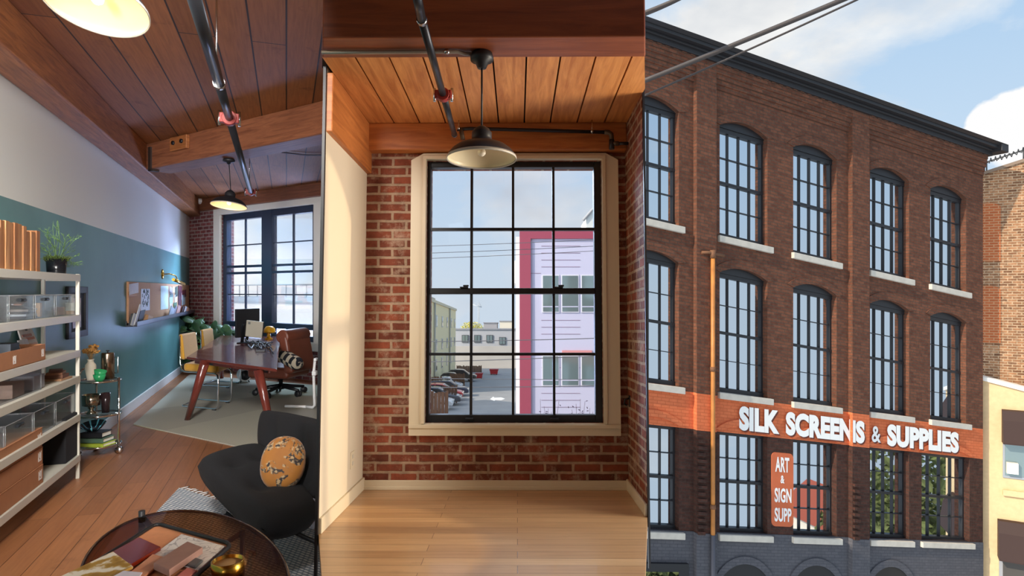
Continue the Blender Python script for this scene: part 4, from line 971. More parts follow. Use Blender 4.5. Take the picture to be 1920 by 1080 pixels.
for j, (w_, d_, h_, c, l) in enumerate(((48,36,7.0,(172,190,62),'yellow green book at the bottom of the stack'), (46,34,8.5,(84,112,92),'grey green book in the middle of the stack'), (40,32,10,(26,26,32),'black book on top of the stack'))):
    f = on_cart(183-j*1.2, 2, -.06).at(0,0,zz*k).turn(-.08+.05*j)
    t = thing('book', l+' on the lowest tier of the cart', 'book', f.o, 'books on the cart')
    a_, b_, c_ = w_*k/2, d_*k/2, h_*k
    MB().box(f, -a_, a_, -b_, b_, 0, .008).box(f, -a_, a_, -b_, b_, c_-.008, c_).box(f, -a_, a_, -b_, -b_+.008, 0, c_).build('cover', smp('bk', c), t, bevel=.002)
    MB().box(f, -a_+.01, a_-.01, -b_+.008, b_-.01, .008, c_-.008).build('pages', M['white'], t)
    zz += h_+.3
f = on_cart(176, 2, -.05).at(0,0,zz*k)
m, nt, b = newmat('striped_bowl_glaze'); tcn = nt.nodes.new('ShaderNodeTexCoord'); g_ = nt.nodes.new('ShaderNodeTexGradient'); g_.gradient_type = 'RADIAL'; nt.links.new(tcn.outputs['Object'], g_.inputs[0])
ml = N(nt, 'ShaderNodeMath', operation='MULTIPLY'); nt.links.new(g_.outputs['Fac'], ml.inputs[0]); ml.inputs[1].default_value = 9
fr__ = N(nt, 'ShaderNodeMath', operation='FRACT'); nt.links.new(ml.outputs[0], fr__.inputs[0])
c = ramp(nt, fr__.outputs[0], [(.0, hx(24,38,48)), (.72, hx(24,38,48)), (.8, hx(110,190,210))]); c.color_ramp.interpolation = 'CONSTANT'
nt.links.new(c.outputs[0], b.inputs['Base Color']); b.inputs['Roughness'].default_value = .15
g = f.turn(.22, 'a')
tag(MB().lathe(g, [(0,.0),(7*k,0),(14*k,5*k),(21.5*k,13*k),(20.8*k,13.6*k),(13*k,6.2*k),(0,1.5*k)], 36).build('bowl', m), 'dark bowl with radiating blue stripes on the book stack', 'bowl')
# ================================================================== OFFICE: lounge chair, small rug, glass table
def q3(px, py, z): return on_z(px, py, z)
def cushion(corners, thick, puff, tufts, n=26, pw=5.0, parent=None, name='seat_cushion', mat=None, dim=.05, tr=.13):
    A, B, C, D = corners
    nrm = ((B-A).cross(D-A)).normalized()
    if nrm.z < 0 and abs(nrm.z) > .3: nrm = -nrm
    def side(sgn):
        def fn(u, v):
            s_, t_ = 2*u-1, 2*v-1
            # round the corners of the outline
            s2_, t2_ = s_*math.sqrt(max(0, 1-.16*t_*t_)), t_*math.sqrt(max(0, 1-.16*s_*s_))
            uu, vv = (s2_+1)/2, (t2_+1)/2
            p = A*(1-uu)*(1-vv)+B*uu*(1-vv)+C*uu*vv+D*(1-uu)*vv
            h = (1-abs(s_)**pw)**(1/pw)*(1-abs(t_)**pw)**(1/pw)
            h = h*thick/2*(1+puff*(1-s_*s_)*(1-t_*t_))
            if sgn > 0:
                for (a, b) in tufts: h -= dim*math.exp(-((u-a)**2*(B-A).length**2+(v-b)**2*(D-A).length**2)/(tr*tr))
            return tuple(p+nrm*h*sgn)
        return fn
    m = MB(); m.grid(side(1), n, n); m.grid(side(-1), n, n)
    o = m.build(name, mat, parent)
    bm = bmesh.new(); bm.from_mesh(o.data); bmesh.ops.remove_doubles(bm, verts=bm.verts, dist=.0008); bmesh.ops.recalc_face_normals(bm, faces=bm.faces); bm.to_mesh(o.data); bm.free()
    return o, nrm
M['navy'] = plain('charcoal_wool', hx(13,13,18), .9, noise=.12, nscale=60)
SA, SB, SC, SDd = q3(360, 872, .42), q3(496, 1003, .37), V((-1.16, 3.96, .33)), q3(486, 838, .36)
lc = (SA+SB+SC+SDd)/4
t = thing('lounge_chair', 'black tufted wool lounge chair without arms at the lower right of the office', 'chair', (lc.x, lc.y, 0))
tf = [(.30,.35),(.30,.72),(.66,.35),(.66,.72)]
o, n_ = cushion([SA, SB, SC, SDd], .20, .10, tf, parent=t, mat=M['navy'])
b0_, b1_ = SDd+V((.02,.02,.0)), SC+V((-.03,.10,.02))
tl_, tr_ = at(497, 765, b0_.y+.20), V((-1.18, 4.50, .80))
cushion([b0_, b1_, tr_, tl_], .16, .10, [(.3,.5),(.68,.5)], parent=t, mat=M['navy'], name='back_cushion', pw=6)
for (p, q) in (((508,1010,.27),(522,1062,0)), ((556,1000,.27),(630,1040,0)), ((420,960,.30),(452,985,0)), ((600,900,.26),(640,930,0))):
    MB().tube([tuple(q3(*p)), tuple(q3(*q)+V((0,0,.016)))], .014, 8).build('leg', M['blackmetal'], t)
m, nt, b = newmat('amber_velvet_print'); tcn = nt.nodes.new('ShaderNodeTexCoord')
n1 = N(nt, 'ShaderNodeTexNoise', Scale=11.0, Detail=5.0, Distortion=1.6); nt.links.new(tcn.outputs['Object'], n1.inputs['Vector'])
n2 = N(nt, 'ShaderNodeTexNoise', Scale=5.0, Detail=3.0); nt.links.new(tcn.outputs['Object'], n2.inputs['Vector'])
n3 = N(nt, 'ShaderNodeTexNoise', Scale=50.0, Detail=3.0); nt.links.new(tcn.outputs['Object'], n3.inputs['Vector'])
inkc = mix(nt, ramp(nt, n3.outputs['Fac'], [(.45,(0,0,0,1)),(.6,(1,1,1,1))]).outputs[0], hx(44,34,32), hx(180,150,110))
c = mix(nt, ramp(nt, n1.outputs['Fac'], [(.52,(0,0,0,1)),(.55,(1,1,1,1))]).outputs[0], ramp(nt, n2.outputs['Fac'], [(.3,hx(150,92,28)),(.7,hx(176,114,40))]).outputs[0], inkc)
nt.links.new(c, b.inputs['Base Color']); b.inputs['Roughness'].default_value = .7; b.inputs['Sheen Weight'].default_value = .3
pc_ = at(531, 868, 4.32); k = 4.32/F
vd = (CAM-pc_).normalized(); pa2 = V((.93,.25,-.12)); pa2 = (pa2-vd*pa2.dot(vd)*.6).normalized(); pcx = (vd+V((-.25,.0,.15))).normalized(); pa2 = (pa2-pcx*pa2.dot(pcx)).normalized()
tag(MB().ball(Fr(pc_, pa2, pcx.cross(pa2), pcx), 41*k, 50*k, 22*k, 30, 18, .9).build('round_pillow', m), 'round amber velvet pillow with a dark animal print on the black lounge chair', 'pillow')
# small woven rug with fringe
m, nt, b = newmat('woven_blue_white'); uv = uvmap(nt, (22,22,1))
bt = N(nt, 'ShaderNodeTexBrick', Scale=1.0); nt.links.new(uv, bt.inputs['Vector']); bt.inputs['Brick Width'].default_value = 1.0; bt.inputs['Row Height'].default_value = .55; bt.inputs['Mortar Size'].default_value = .14; bt.inputs['Mortar Smooth'].default_value = .5
bt.inputs['Color1'].default_value = hx(222,222,220); bt.inputs['Color2'].default_value = hx(196,202,208); bt.inputs['Mortar'].default_value = hx(120,132,148)
nt.links.new(bt.outputs['Color'], b.inputs['Base Color']); b.inputs['Roughness'].default_value = .95
bp = N(nt, 'ShaderNodeBump', Strength=.8, Distance=.012, invert=True); nt.links.new(bt.outputs['Fac'], bp.inputs['Height']); nt.links.new(bp.outputs[0], b.inputs['Normal'])
rg = [on_z(x, y, 0) for x, y in ((336,918),(560,990),(760,1040),(720,1150),(120,1150))]
t = thing('woven_rug', 'small blue and white chunky woven rug under the glass table and lounge chair', 'rug', (rg[1].x, rg[1].y, 0))
e_ = (rg[1]-rg[0]).normalized()
RF = Fr((rg[0].x, rg[0].y, 0), e_, V((-e_.y, e_.x, 0)), (0,0,1))
MB().prism(RF, [((p-rg[0]).dot(RF.a), (p-rg[0]).dot(RF.b)) for p in rg], .001, .018).build('weave', m, t)
fr_m = MB(); rr = random.Random(2)
for j in range(26):
    s_ = j*.055+.02; d_ = rr.uniform(.05,.09)
    if (rg[0]+e_*s_).y < rg[1].y: break
    fr_m.tube([(s_,-.01,.012),(s_+rr.uniform(-.01,.01),d_*.6,.014),(s_+rr.uniform(-.02,.02),d_,.008)], .005, 5, RF)
fr_m.build('fringe', smp('f', (214,216,214)), t)
# smoked glass coffee table
zt_ = .52
M['smoked'] = glassmat('smoked_glass', (.58,.38,.23,1), .02, .03, .0, .35)
el = [on_z(345+197*math.cos(2*math.pi*j/64), 1092+136*math.sin(2*math.pi*j/64), zt_) for j in range(64)]
tc_ = sum(el, V((0,0,0)))/64
t = thing('coffee_table', 'round brown smoked-glass coffee table on black legs, cut by the lower frame', 'table', (tc_.x, tc_.y, 0))
MB().prism(W0, [(p.x, p.y) for p in el], zt_-.012, zt_).build('glass_top', M['smoked'], t)
ring = [tuple(p+V((0,0,-.006))) for p in el]+[tuple(el[0]+V((0,0,-.006)))]
MB().tube(ring, .008, 6).build('glass_edge', plain('glass_edge_brown', hx(60,40,28), .1, spec=.8), t)
l1 = on_z(266, 968, zt_-.0); 
MB().tube([tuple(l1+V((0,0,.03))), (l1.x, l1.y, .018)], .017, 10).build('leg', M['black'], t)
l2 = on_z(292, 1000, zt_-.03)
MB().tube([tuple(l1+V((0,0,-.0))), tuple(on_z(296, 1004, zt_-.08)), tuple(on_z(345, 1085, zt_-.22))], .015, 10).build('brace', M['black'], t)
l3 = on_z(455, 998, zt_-.02)
MB().tube([tuple(l3), tuple(on_z(404, 1030, .25))], .013, 10).build('brace', M['black'], t)
MB().tube([tuple(l3), (l3.x, l3.y-.02, .018)], .013, 10).build('leg', M['black'], t)
MB().tube([(tc_.x-.4, tc_.y-.3, zt_-.015), (tc_.x-.4, tc_.y-.3, .018)], .015, 10).build('leg', M['black'], t)
# tray with material samples
tq = [on_z(x, y, zt_) for x, y in ((293,987),(392,1042),(322,1128),(205,1076))]
o_ = tq[0]; ta = (tq[1]-tq[0]); tb = (tq[3]-tq[0]); la, lb_ = ta.length, tb.length
ta.normalize(); tb.normalize(); ta = Matrix.Rotation(.2, 3, 'Z')@ta; tb = Matrix.Rotation(-.2, 3, 'Z')@tb
TF = Fr((o_.x, o_.y, zt_+.001), ta, tb, (0,0,1))
def rrect(x0, x1, y0, y1, r, n=6):
    out = []
    for cx_, cy2, a0_ in ((x1-r,y1-r,0),(x0+r,y1-r,math.pi/2),(x0+r,y0+r,math.pi),(x1-r,y0+r,1.5*math.pi)):
        for j in range(n+1): a = a0_+math.pi/2*j/n; out.append((cx_+r*math.cos(a), cy2+r*math.sin(a)))
    return out
t = thing('serving_tray', 'rounded square wooden tray with a black rim on the coffee table', 'tray', TF.p(la/2, lb_/2, 0))
MB().prism(TF, rrect(.005, la-.005, .005, lb_-.005, .04), 0, .008).build('tray_base', smp('tr', (206,140,100)), t)
rp = rrect(0, la, 0, lb_, .045); rp.append(rp[0])
MB().tube([(x,y,.014) for x, y in rp], .010, 8, TF).build('rim', M['black'], t)
def ts(name, u0, u1, v0, v1, z0, h, mat, label, ang=0, cat='sample'):
    f = TF.at((u0+u1)/2*la, (v0+v1)/2*lb_, .009+z0).turn(ang)
    o = MB().box(f, -(u1-u0)*la/2, (u1-u0)*la/2, -(v1-v0)*lb_/2, (v1-v0)*lb_/2, 0, h).build(name, mat, bevel=.003)
    return tag(o, label, cat, 'material samples on the tray')
m, nt, b = newmat('white_marble'); tcn = nt.nodes.new('ShaderNodeTexCoord'); n1 = N(nt, 'ShaderNodeTexNoise', Scale=9.0, Detail=8.0, Distortion=2.2); nt.links.new(tcn.outputs['Object'], n1.inputs['Vector'])
nt.links.new(ramp(nt, n1.outputs['Fac'], [(.47, hx(228,224,222)), (.5, hx(168,164,168)), (.53, hx(232,228,226))]).outputs[0], b.inputs['Base Color']); b.inputs['Roughness'].default_value = .2; M['marble'] = m
m, nt, b = newmat('ochre_marbled'); tcn = nt.nodes.new('ShaderNodeTexCoord'); n1 = N(nt, 'ShaderNodeTexNoise', Scale=12.0, Detail=6.0); nt.links.new(tcn.outputs['Object'], n1.inputs['Vector'])
nt.links.new(ramp(nt, n1.outputs['Fac'], [(.45, hx(226,220,208)), (.52, hx(176,140,60)), (.62, hx(150,112,44))]).outputs[0], b.inputs['Base Color']); b.inputs['Roughness'].default_value = .5; M['ochre'] = m
ts('marble_slab', .40, .96, .06, .52, 0, .006, M['marble'], 'white veined marble slab in the tray')
ts('tile_sample', .06, .42, .40, .74, .007, .018, plain('oxblood_glaze', hx(122,40,22), .08, spec=.8), 'glossy oxblood glazed tile in the tray', -.12)
ts('tile_sample', .62, .84, .30, .72, .014, .03, smp('ta', (150,114,104)), 'taupe block in the tray', -.10)
ts('tile_sample', .44, .60, .52, .9, .007, .012, smp('tb', (214,150,120)), 'salmon strip between the dark red tile and the taupe block', .05)
ts('tile_sample', .86, .97, .55, .9, .0, .014, smp('tc', (196,116,110)), 'pink tile at the right rim of the tray')
ts('tile_sample', .84, .93, .40, .52, .007, .012, smp('td', (90,92,96)), 'small dark stone chip at the right of the tray')
ts('sample_board', .0, .42, .78, 1.25, .022, .012, M['ochre'], 'ochre marbled board overhanging the near corner of the tray', -.22)
ts('sample_card', .40, .62, .86, 1.1, .03, .004, smp('te', (206,204,222)), 'pale lilac card sticking out of the tray', .3)
f = Fr(on_z(427, 1076, zt_)); k = f.o.y/F
t = thing('gold_dish', 'shallow gold dish on the coffee table', 'dish', f.o)
MB().lathe(f, [(0,.0),(26*k,0),(29*k,.02),(29*k,.06),(26.5*k,.06),(26*k,.03),(0,.03)], 36).build('dish', M['brass'], t)
MB().lathe(f, [(0,.031),(26*k,.031),(26*k,.045),(0,.045)], 30).build('wax', smp('wax', (176,140,96)), t)
# ================================================================== LOFT: lamp, pipes, small fittings
def l2(px, py, b): a, c = p2(px, py, b); return L.p(a, b, c)
cc0 = p2c(903, 99, cXz)
bcan = cc0[1]
rimL = p2(903, 297, bcan)
kL = bcan/F
pendant('pendant_lamp', 'unlit black dome pendant hanging in front of the loft window', L.p(rimL[0], bcan, rimL[1]), 66*kL, u2, None, 0, cord_top=L.p(rimL[0], bcan, cXz-.002), lit=False, tilt=.02, tdir=d2, inner='enamel', bulbmat=plain('opal_bulb', hx(250,240,220), .3))
t = thing('sprinkler_pipe', 'dark steel sprinkler pipe with a red coupling above the loft lamp', 'pipe', l2(785, 0, 2.9))
zpp = cXz-.06
def pz(px, py): a, b = p2c(px, py, zpp); return L.p(a, b, zpp)
zq = [pz(778, -25), pz(791, 38), pz(831, 178)]
# the run ends at the back beam
far_ = l2(852, 252, YB-.16)
MB().tube([tuple(zq[0]), tuple(zq[1])], 7.6*2.75/F, 14).build('pipe_run', M['pipe'], t)
MB().tube([tuple(zq[1]), tuple(zq[2])], 7.2*2.85/F, 14).build('pipe_run', M['pipe'], t)
MB().tube([tuple(zq[2]), tuple(far_)], .018, 14).build('pipe_run', M['pipe'], t)
dd = (zq[2]-zq[1]).normalized()
MB().tube([tuple(zq[1]-dd*.012), tuple(zq[1]+dd*.012)], .0205, 16).build('joint_ring', M['steel'], t)
coupling(zq[2], dd, .025, t)
d3 = (far_-zq[2]).normalized()
MB().tube([tuple(far_-d3*.02), tuple(far_+d3*.02)], .023, 16).build('end_collar', M['steel'], t)
t = thing('branch_pipe', 'black branch pipe crossing the back beam of the loft and turning into the brick wall', 'pipe', l2(866, 241, YB-.16))
b_ = YB-.15
MB().tube([tuple(l2(*p, b_)) for p in ((857,243),(880,241),(1000,244),(1138,248))], .0125, 12).build('pipe_run', M['pipe'], t)
MB().tube([tuple(l2(*p, b_)) for p in ((1133,248),(1141,248),(1146,252),(1147,262),(1147,270))], .017, 12).build('elbow', plain('iron_elbow', hx(92,78,64), .5, .5), t)
MB().tube([tuple(l2(*p, b_)) for p in ((1147,262),(1147,280))], .019, 12).build('tee', M['pipe'], t)
MB().tube([tuple(l2(1147,269,b_)), tuple(l2(1160,269,b_))], .016, 12).build('tee_nipple', plain('iron_nipple', hx(110,92,74), .5, .5), t)
MB().tube([tuple(l2(1158,269,b_)), L.p(aR, b_, p2(1158,269,b_)[1])], .0115, 12).build('pipe_run', M['pipe'], t)
MB().tube([tuple(l2(864,240,b_)), tuple(l2(868,262,b_))], .016, 10).build('tee', plain('iron_tee', hx(92,78,64), .5, .5), t)
for px, py in ((860, 241), (1110, 246)):
    q = p2(px, py, b_); MB().tube([tuple(L.p(q[0], b_, q[1]-.02)), tuple(L.p(q[0], b_, cP))], .0035, 8).build('hanger_rod', M['steel'], t)
    MB().tube([tuple(L.p(q[0]-.008, b_, q[1])), tuple(L.p(q[0]+.008, b_, q[1]))], .0155, 12).build('hanger_loop', M['steel'], t)
cz_ = cXz-.012
pts = []
for px, py in ((603.5,98),(700,98),(830,97),(858,97),(872,101),(890,102)):
    a, b = p2c(px, py, cz_); pts.append(tuple(L.p(a, b, cz_)))
t = thing('conduit', 'slim grey conduit along the underside of the loft beam to the lamp canopy', 'conduit', pts[2])
MB().tube(pts, .0085, 10).build('tube', plain('conduit_grey', hx(168,160,148), .35, .5), t)
a, b = p2c(838, 97, cz_); MB().tube([tuple(L.p(a-.01, b, cz_)), tuple(L.p(a+.01, b, cz_))], .011, 12).build('strap', M['steel'], t)
b1, c1 = p2a(660, 862, aL)
t = thing('wall_outlet', 'white wall outlet low on the white loft wall', 'outlet', L.p(aL, b1, c1))
f = Fr(L.p(aL, b1, c1), L.b, L.a, L.c)
MB().box(f, -.045, .045, 0, .005, -.055, .055).build('plate', M['trimwhite'], t, bevel=.003)
for dz in (-.022, .022): MB().box(f, -.017, .017, .005, .007, dz-.013, dz+.013).build('socket', smp('so', (206,198,182)), t)
b1, c1 = p2a(1181, 752, aR)
f = Fr(L.p(aR, b1, c1), L.b, -L.a, L.c)
t = thing('wall_hook', 'small black iron hook on the right brick wall of the loft', 'hook', f.o)
MB().box(f, -.02, .02, 0, .006, -.04, .04).build('plate', M['black'], t, bevel=.002)
MB().tube([(0,.004,.02),(0,.035,.01),(0,.04,-.02),(0,.02,-.03)], .006, 8, f).build('hook', M['black'], t)
# ================================================================== OUTSIDE THE LOFT WINDOW
GZ = -6.0
def o2(px, py, b): a, c = p2(px, py, b); return a, c
def gb(py): return p2(900, py, 1.0)[1] and GZ/p2(900, py, 1.0)[1]
M['asphalt'] = plain('asphalt', hx(150,150,148), .9, noise=.08, nscale=.6)
struct(MB().prism(L, [(-4, 10), (1.2, 10), (1.9, 14), (5, 26), (18, 104), (-16, 104)], GZ-.3, GZ).build('ground', M['asphalt']))
def obx(mb, px0, px1, py0, py1, b, dep):     # a block whose front face spans these columns and rows at distance b
    a0, c1 = o2(px0, py0, b); a1, c0 = o2(px1, py1, b); mb.box(L, a0, a1, b, b+dep, c0, c1); return mb
M['lav'] = plain('lavender_panel', hx(190,190,212), .6)
M['crim'] = plain('crimson_panel', hx(152,66,86), .6)
m, nt, b = newmat('dull_window_glass'); b.inputs['Base Color'].default_value = hx(120,138,140); b.inputs['Roughness'].default_value = .08; b.inputs['Metallic'].default_value = .35; M['dullglass'] = m
B1 = 30.0
t = thing('panel_building', 'lavender panelled building framed in crimson, right half of the loft window view', 'building', L.p(o2(1050,900,B1)[0], B1, GZ))
mm = MB(); a0 = o2(975,500,B1)[0]; a1 = o2(1140,500,B1)[0]; ct = o2(1000,433,B1)[1]
mm.box(L, a0, a1, B1, B1+8, GZ, ct); mm.build('wall', M['lav'], t)
a2 = o2(995,500,B1)[0]; c2 = o2(1000,448,B1)[1]
MB().box(L, a0-.02, a2, B1-.12, B1, GZ, ct+.02).box(L, a2, a1, B1-.12, B1, c2, ct+.02).build('crimson_frame', M['crim'], t)
MB().box(L, o2(967,500,B1)[0], a0-.02, B1+.2, B1+6, GZ, ct-.25).build('side_wall', plain('pale_side', hx(222,220,218), .7), t)
MB().box(L, o2(963,500,B1)[0], a0, B1+.4, B1+2, o2(960,530,B1)[1], o2(960,487,B1)[1]).build('side_balcony', plain('pale_grey', hx(206,206,204), .7), t)
for x0, x1 in ((1018,1047), (1054,1084), (1091,1122)):
    for y0, y1 in ((517,584), (668,722)):
        wfm = obx(MB(), x0-2, x1+2, y0-2, y1+2, B1-.05, .05).build('window', plain('win_pale', hx(214,214,222), .5), t)
        obx(MB(), x0, x1, y0, y1, B1-.07, .03).build('pane', M['dullglass'], wfm)
        obx(MB(), x0, x1, y1-10, y1-8, B1-.08, .02).build('glazing_bar', M['lav'], wfm)
jm = MB()
for y in (461,474,487,500,600,613,626,689,737,750,763): obx(jm, 1015, 1088, y, y+.8, B1-.015, .02)
for y in (512,): obx(jm, 995, 1014, y, y+.8, B1-.015, .02)
jm.build('panel_joints', plain('joint_line', hx(140,120,140), .7), t)
obx(MB(), 1054, 1110, 657, 662, B1-.1, .1).build('flag_strip', plain('flag_strip', hx(206,140,140), .7), t)
# gabled house behind
t = thing('gabled_house', 'pale gable of a house peeking over at the upper right of the loft window', 'house', L.p(o2(1115,500,50)[0], 50, GZ))
h0, h1 = o2(1099,408,50), o2(1114,388,50)
MB().prism(L, [(h0[0], GZ), (h0[0], h0[1]), (h1[0]+.1, h1[1]), (h1[0]+1.4, h0[1]), (h1[0]+1.4, GZ)], 50, 54, 'ac').build('gable_wall', plain('gable_grey', hx(206,210,206), .8), t)
rf = MB().tube([tuple(L.p(h0[0]-.25, 49.9, h0[1]-.25)), tuple(L.p(h1[0]+.1, 49.9, h1[1]+.1)), tuple(L.p(h1[0]+1.5, 49.9, h0[1]-.1))], .12, 6); rf.build('roof_edge', plain('roof_grey', hx(168,170,172), .8), t)
# cream apartment block on the left
t = thing('apartment_block', 'cream apartment block with small windows at the left of the loft window view', 'building', L.p(o2(830,600,80)[0], 80, GZ))
aw0, aw1 = o2(796,600,60)[0], o2(854.5,600,95)[0]; ctw = o2(854,583,95)[1]
AF = Fr(L.p(aw0, 60, 0), (L.p(aw1, 95, 0)-L.p(aw0, 60, 0)).normalized(), -r2, u2); AFl = (L.p(aw1, 95, 0)-L.p(aw0, 60, 0)).length
AF.b = AF.a.cross(u2)*1.0
if AF.b.dot(r2) > 0: AF.b = -AF.b                                     # b runs into the block, away from the lot
MB().box(AF, 0, AFl, 0, 10, GZ, ctw).build('wall', plain('cream_render', hx(248,228,178), .85), t)
MB().box(AF, -.1, AFl+.1, -.15, .3, ctw, ctw+.3).build('parapet', plain('cream_parapet', hx(222,208,176), .85), t)
for s0, s1, hh in ((6, 16, 1.8), (19, 26, 1.4)):
    MB().box(AF, s0, s1, 2, 6, ctw, ctw+hh).build('roof_box', plain('roof_box_grey', hx(186,178,164), .85), t)
for s in (3, 9, 15, 21, 27, 32):
    for z in (.4, -2.2, -4.4):
        wq = MB().box(AF, s, s+1.3, -.06, .05, z, z+1.3).build('window', plain('win_frame_pale', hx(206,200,190), .6), t)
        MB().box(AF, s+.15, s+1.15, -.08, .0, z+.12, z+1.18).build('pane', M['dullglass'], wq)
for s in (7, 24): MB().tube([(s, -.15, GZ), (s, -.15, ctw)], .1, 8, AF).build('downpipe', plain('downpipe_grey', hx(170,170,160), .6), t)
# low grey building closing the lot and the wall in front of it
t = thing('grey_building', 'long low grey building with four dark windows across the parking lot', 'building', L.p(o2(915,650,106)[0], 106, GZ))
obx(MB(), 850, 985, 617, 692, 106, 10).build('wall', plain('grey_render', hx(176,178,182), .85), t)
obx(MB(), 850, 985, 615.5, 618, 105.8, 10.4).build('coping', plain('coping_grey', hx(150,152,158), .8), t)
for x, y in ((872,635), (895,635), (918,635), (942,639)):
    wq = obx(MB(), x-6.2, x+6.2, y-7, y+7, 105.85, .2).build('window', plain('dark_frame', hx(86,88,92), .6), t)
    obx(MB(), x-5, x-.5, y-6, y+6, 105.8, .1).build('pane', M['dullglass'], wq); obx(MB(), x+.5, x+5, y-6, y+6, 105.8, .1).build('pane', M['dullglass'], wq)
tag(obx(MB(), 848, 990, 649, 690.5, 103.5, .5).build('boundary_wall', plain('lot_wall', hx(190,186,180), .9, noise=.06, nscale=.4)), 'pale plastered boundary wall at the back of the parking lot', 'wall')
for x0, x1, y0, c, l in ((907, 932, 606, (150,146,146), 'grey flat roofs far behind the grey building'), (937, 960, 603, (206,196,176), 'tan rooftop block far behind the grey building')):
    ob = obx(MB(), x0, x1, y0, 626, 150, 6)
    t = thing('distant_building', l, 'building', L.p(o2((x0+x1)/2, 626, 150)[0], 150, GZ)); ob.build('wall', plain('far_%d' % x0, hx(*c), .9), t)
    obx(MB(), x0-1, x1+1, y0-1.5, y0, 149.8, 6.4).build('roof', plain('far_roof_%d' % x0, hx(126,124,126), .9), t)
# crane
t = thing('tower_crane', 'thin tower crane on the skyline left of the lavender building', 'crane', l2(897.5, 617, 200))
m = MB()
x0, x1 = o2(896.3,600,200)[0], o2(898.7,600,200)[0]; z0, z1 = o2(897,625,200)[1], o2(897,568,200)[1]
for x in (x0, x1): m.tube([(x,200,z0),(x,200,z1)], .09, 6, L)
for j in range(22):
    za, zb_ = z0+(z1-z0)*j/22, z0+(z1-z0)*(j+1)/22; m.tube([((x0,x1)[j%2],200,za),((x1,x0)[j%2],200,zb_)], .07, 5, L)
m.build('mast', plain('crane_grey', hx(176,182,184), .6), t)
ja, jb = o2(886,571,200), o2(903,576,200)
MB().tube([(ja[0],200,ja[1]),(jb[0],200,jb[1])], .16, 6, L).tube([(ja[0],200,ja[1]),((x0+x1)/2,200,z1+.6),(jb[0],200,jb[1])], .05, 5, L).build('jib', M['crane'] if 'crane' in M else bpy.data.materials['crane_grey'], t)
# yellow-green tree behind the grey building
def crown(fr, ra, rb, rc, n, seed, sz, mat, parent, name='foliage'):
    rr = random.Random(seed); m = MB()
    for j in range(n):
        v = V((rr.gauss(0,1), rr.gauss(0,1), rr.gauss(0,1))).normalized()*(rr.random()**.45)
        p = fr.p(v.x*ra, v.y*rb, v.z*rc); a = V((rr.gauss(0,1), rr.gauss(0,1), rr.gauss(0,1))).normalized(); b = a.orthogonal().normalized()
        f = Fr(p, a, b, a.cross(b)); s_ = sz*rr.uniform(.6, 1.3)
        m.add(f, [(-s_,0,0),(0,-s_*.5,.15*s_),(s_,0,0),(0,s_*.5,.15*s_)], [(0,1,2,3)])
    return m.build(name, mat, parent)
tp = o2(885, 612, 120)
t = thing('tree', 'yellow-green tree showing above the long grey building', 'tree', L.p(tp[0], 120, GZ))
crown(Fr(L.p(tp[0], 120, tp[1]-.4), r2, d2, u2), 2.4, 1.6, 1.3, 900, 4, .16, plain('autumn_leaf', hx(196,186,84), .8, noise=.3, nscale=1), t)
MB().tube([(tp[0],120,GZ),(tp[0],120,tp[1]-.6)], .2, 8, L).build('trunk', plain('bark', hx(96,84,70), .9), t)
# red bins, arrow, fences, cars
M['binred'] = plain('bin_red', hx(196,32,42), .5)
for x, y, w_, h_, l in ((926,703,15,10.5,'red dumpster by the far wall of the parking lot'), (898,711,12,11,'nearer red dumpster left of the other one')):
    b = GZ/p2(x, y, 1)[1]; k = b/F; a = o2(x, y, b)[0]; f = Fr(L.p(a, b, GZ), r2, d2, u2)
    t = thing('dumpster', l, 'dumpster', f.o, 'red dumpsters in the parking lot')
    MB().add(f, [(-w_/2*k*.86,0,.12),(w_/2*k*.86,0,.12),(w_/2*k*.86,1.2,.12),(-w_/2*k*.86,1.2,.12),(-w_/2*k,-.1,h_*k*.8),(w_/2*k,-.1,h_*k*.8),(w_/2*k,1.3,h_*k*.8),(-w_/2*k,1.3,h_*k*.8)], [(3,2,1,0),(4,5,6,7),(0,1,5,4),(1,2,6,5),(2,3,7,6),(3,0,4,7)]).build('body', M['binred'], t)
    MB().box(f, -w_/2*k-.05, w_/2*k+.05, -.15, 1.35, h_*k*.8, h_*k).build('lid', plain('bin_lid_red', hx(170,26,36), .5), t)
    for q in (-1, 1): MB().lathe(Fr(f.p(q*w_/2*k*.7, .2, .06), d2, u2, r2), [(0,-.05),(.07,-.05),(.07,.05),(0,.05)], 12).build('wheel', M['black'], t)
ar = [(919,748.5),(925,744),(927,746),(940,745.5),(947,748),(940,750.5),(929,750),(927,752)]
def gpt(px, py): b = GZ/p2(px, py, 1)[1]; return o2(px, py, b)[0], b
tag(MB().prism(L, [gpt(x, y) for x, y in ar], GZ+.005, GZ+.015).build('painted_arrow', plain('road_white', hx(236,236,232), .8)), 'white arrow painted on the parking lot asphalt', 'marking')
M['fence'] = woodmat('brown_fence', hx(84,54,36), hx(110,74,50), .85, (9, .6, 1), 1.0)
def fence(px0, px1, y0, y1, b, l, slits=0):
    a0, c1 = o2(px0, y0, b); a1, c0 = o2(px1, y1, b)
    t = thing('fence_panel', l, 'fence', L.p((a0+a1)/2, b, GZ), 'brown fence panels by the parked cars')
    n = max(4, int((a1-a0)/.22)); m = MB(); rr = random.Random(int(px0))
    for j in range(n):
        x0, x1 = a0+(a1-a0)*j/n, a0+(a1-a0)*(j+1)/n
        m.box(L, x0+.01, x1-.01, b, b+.05, c0, c1+rr.uniform(-.06,.06))
    m.build('boards', M['fence'], t)
    p = MB()
    for x in (a0+.06, a1-.06): p.box(L, x-.06, x+.06, b+.05, b+.15, min(c0, GZ), c1+.08)
    p.build('posts', M['fence'], t)
fence(800, 840, 735, 782, 42.9, 'nearest slatted brown fence panel at the bottom left of the loft window')
